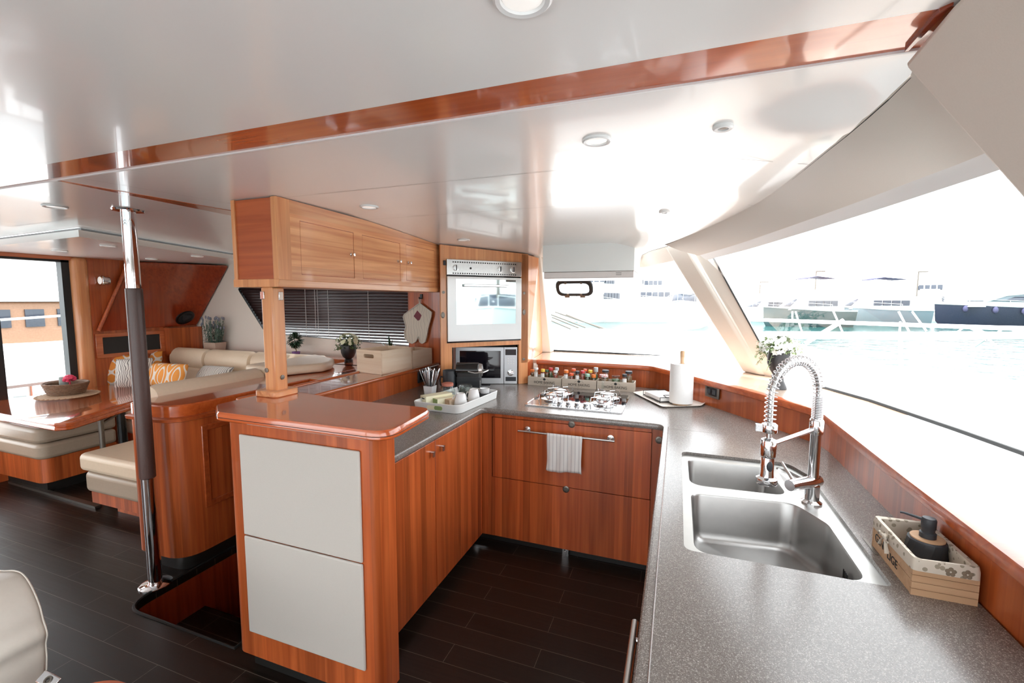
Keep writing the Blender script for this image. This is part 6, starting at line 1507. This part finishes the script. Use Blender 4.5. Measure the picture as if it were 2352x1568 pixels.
yacht('white fishing boat just right of the windscreen pillar', W_(1752,738), R(215), 8, 3.2, 1.5, 'boatw', 'fly', bim='awn')
yacht('white boat seen bow on through the right half of the windscreen', W_(1577,752), R(262), 11, 4.2, 2.2, 'boatw', 'fly', bim='awn')
yacht('pale red work boat seen through the windscreen under the hood', W_(1492,727), R(185), 12, 4.2, 2.6, 'boatr', 'trawl', name='work_boat')
yacht('white trawler with large grey wheelhouse windows beside the round port', W_(1372,738), R(255), 12, 4.4, 2.2, 'boatw', 'trawl')
yacht('white cruiser with bow pointing at the oven, seen only as a reflection', (25.5,-6.0), R(165), 13, 4.6, 1.9, 'boatw', 'fly', mast=2)
yacht('white sailing boat seen only in the oven glass', (33,0.5), R(170), 13, 4.2, 1.9, 'boatt', 'fly', name='sailing_yacht', mast=2)
# seen through the aft door
q = PX(62, 790, -13.0)
yacht('old boat with varnished wooden cabin beyond the aft door', (-13.5,6.6), R(90), 11, 3.6, 1.7, 'boatw', 'wood', name='wooden_boat')
t = thing('dinghy', 'white dinghy on the deck behind the cockpit, outside the aft door', 'dinghy', (-9.5,4.0,-.10), R(70))
b = MB(); b.sphere((0,0,.45), .5, 20, 10, (2.6,.8,.55)); build(b, 'hull', M['boatw'], t, local=True)
b = MB(); b.loft([[(-1,-.35,.6),(.9,-.3,.6),(.9,.3,.6),(-1,.35,.6)],[(-.8,-.25,1.0),(.3,-.2,1.0),(.3,.2,1.0),(-.8,.25,1.0)]]); build(b, 'cover', M['awn'], t, local=True, bevel=.05)
b = MB(); b.prism([(-9.5,-3),(AX-.12,-3),(AX-.12,6),(-9.5,6)], -.05, .03); struct(b, 'cockpit_floor', M['boatw'])
t = thing('aft_rail', 'white tubular rail around the aft cockpit outside the door', 'railing', (-8,3,.03))
for zz in (.62,1.0):
    b = MB(); b.tube([(-8.0,1.0,zz),(-8.0,5.5,zz)], .020, 8); build(b, 'rail', M['boatw'], t)
for y in (2.4,3.1,3.45,4.4):
    b = MB(); b.tube([(-8.0,y,.03),(-8.0,y,1.0)], .018, 8); build(b, 'stanchion', M['boatw'], t)
b = MB(); b.tube([(-7.0,3.52,.03),(-7.0,3.52,2.3)], .035, 12); tag(build(b, 'awning_pole', M['steel']), 'upright steel pole of the cockpit awning outside the aft door', 'pole')
t = thing('cockpit_table', 'grey folding table in the aft cockpit outside the door', 'table', (-6.7,2.75,.03))
b = MB(); b.prism(rrect(-7.1,-6.3,2.3,3.15,.08), .69, .72); build(b, 'top', M['grlid'], t)
b = MB(); b.lathe([(.18,.03),(.18,.05),(.03,.06),(.03,.69)], (-6.7,2.75,0), 18); build(b, 'pedestal', M['steel'], t)
# quay, lamp posts, motorcycle, hills
qa, qb = W_(1200,722), W_(2500,722)
b = MB(); n = Vector((qb.y-qa.y, -(qb.x-qa.x), 0)).normalized(); n = n if n.y > 0 or n.x > 0 else -n
b.prism([qa[:2], qb[:2], (qb+n*30)[:2], (qa+n*30)[:2]], SZL, SZL+1.0); struct(b, 'quay', M['quay'])
for px, top_, base, lab in ((2101,640,692,'thin lamp post behind the trawler'),(1742,650,690,'thin lamp post near the windscreen pillar'),(1868,632,690,'thin lamp post behind the green hulled yacht')):
    a = W_(px, 730); h = (base-top_)/1031*a.length+2.5
    t = thing('lamp_post', lab, 'lamp post', (a.x,a.y,SZL), 0, 'lamp posts on the quay')
    b = MB(); b.tube([(a.x,a.y,SZL),(a.x,a.y,SZL+h)], .10, 6); build(b, 'pole', M['dsteel'], t)
    b = MB(); b.box(a.x-.1,a.x+1.2,a.y-.2,a.y+.2,SZL+h-.05,SZL+h+.15); build(b, 'lamp_head', M['dsteel'], t)
def tree_ridge(name, pts, depth, mat):
    b = MB(); f_ = []; bk = []; 
    rows = [[],[],[]]
    for i in range(len(pts)-1):
        for k in range(6):
            u = k/6; px = pts[i][0]+(pts[i+1][0]-pts[i][0])*u; py = pts[i][1]+(pts[i+1][1]-pts[i][1])*u + random.uniform(-1.5,1.5)
            d = _ray(px, 700); d.z = 0; d.normalize(); d0 = _ray(px, py); dl = Vector((d0.x,d0.y)).length; zz = CH+d0.z/dl*depth
            P = d*depth; rows[0].append((P.x-d.x*60,P.y-d.y*60,SZL)); rows[1].append((P.x,P.y,zz)); rows[2].append((P.x+d.x*120,P.y+d.y*120,SZL))
    b.loft(rows, closed=False, caps=False); struct(b, name, mat)
random.seed(5)
tree_ridge('hill', [(1500,700),(1650,690),(1750,665),(1850,655),(1950,668),(2080,650),(2200,648),(2352,620),(2600,600)], 420, M['hill'])
tree_ridge('shore', [(-200,690),(60,676),(150,680),(300,690)], 120, M['hill'])
# ------------------------------------------------------------------ light and view
w = bpy.data.worlds.new('world'); SC.world = w; w.use_nodes = True
bg = w.node_tree.nodes['Background']; bg.inputs[0].default_value = (.93,.97,1,1); bg.inputs[1].default_value = 4.0
sl = bpy.data.lights.new('sun', 'SUN'); sl.energy = 7; sl.angle = R(3); so = bpy.data.objects.new('sun', sl); COL.objects.link(so)
so.rotation_euler = Vector((.55,.45,-1.15)).to_track_quat('-Z','Y').to_euler()
SC.view_settings.view_transform = 'Standard'; SC.view_settings.look = 'None'; SC.view_settings.gamma = 1; SC.view_settings.exposure = .38
SC.view_settings.use_curve_mapping = False
cy = SC.cycles
cy.use_denoising = True; cy.use_adaptive_sampling = True; cy.adaptive_threshold = .02
cy.max_bounces = 7; cy.diffuse_bounces = 4; cy.glossy_bounces = 4; cy.transmission_bounces = 4; cy.transparent_max_bounces = 12
cy.caustics_reflective = False; cy.caustics_refractive = False; cy.sample_clamp_indirect = 6
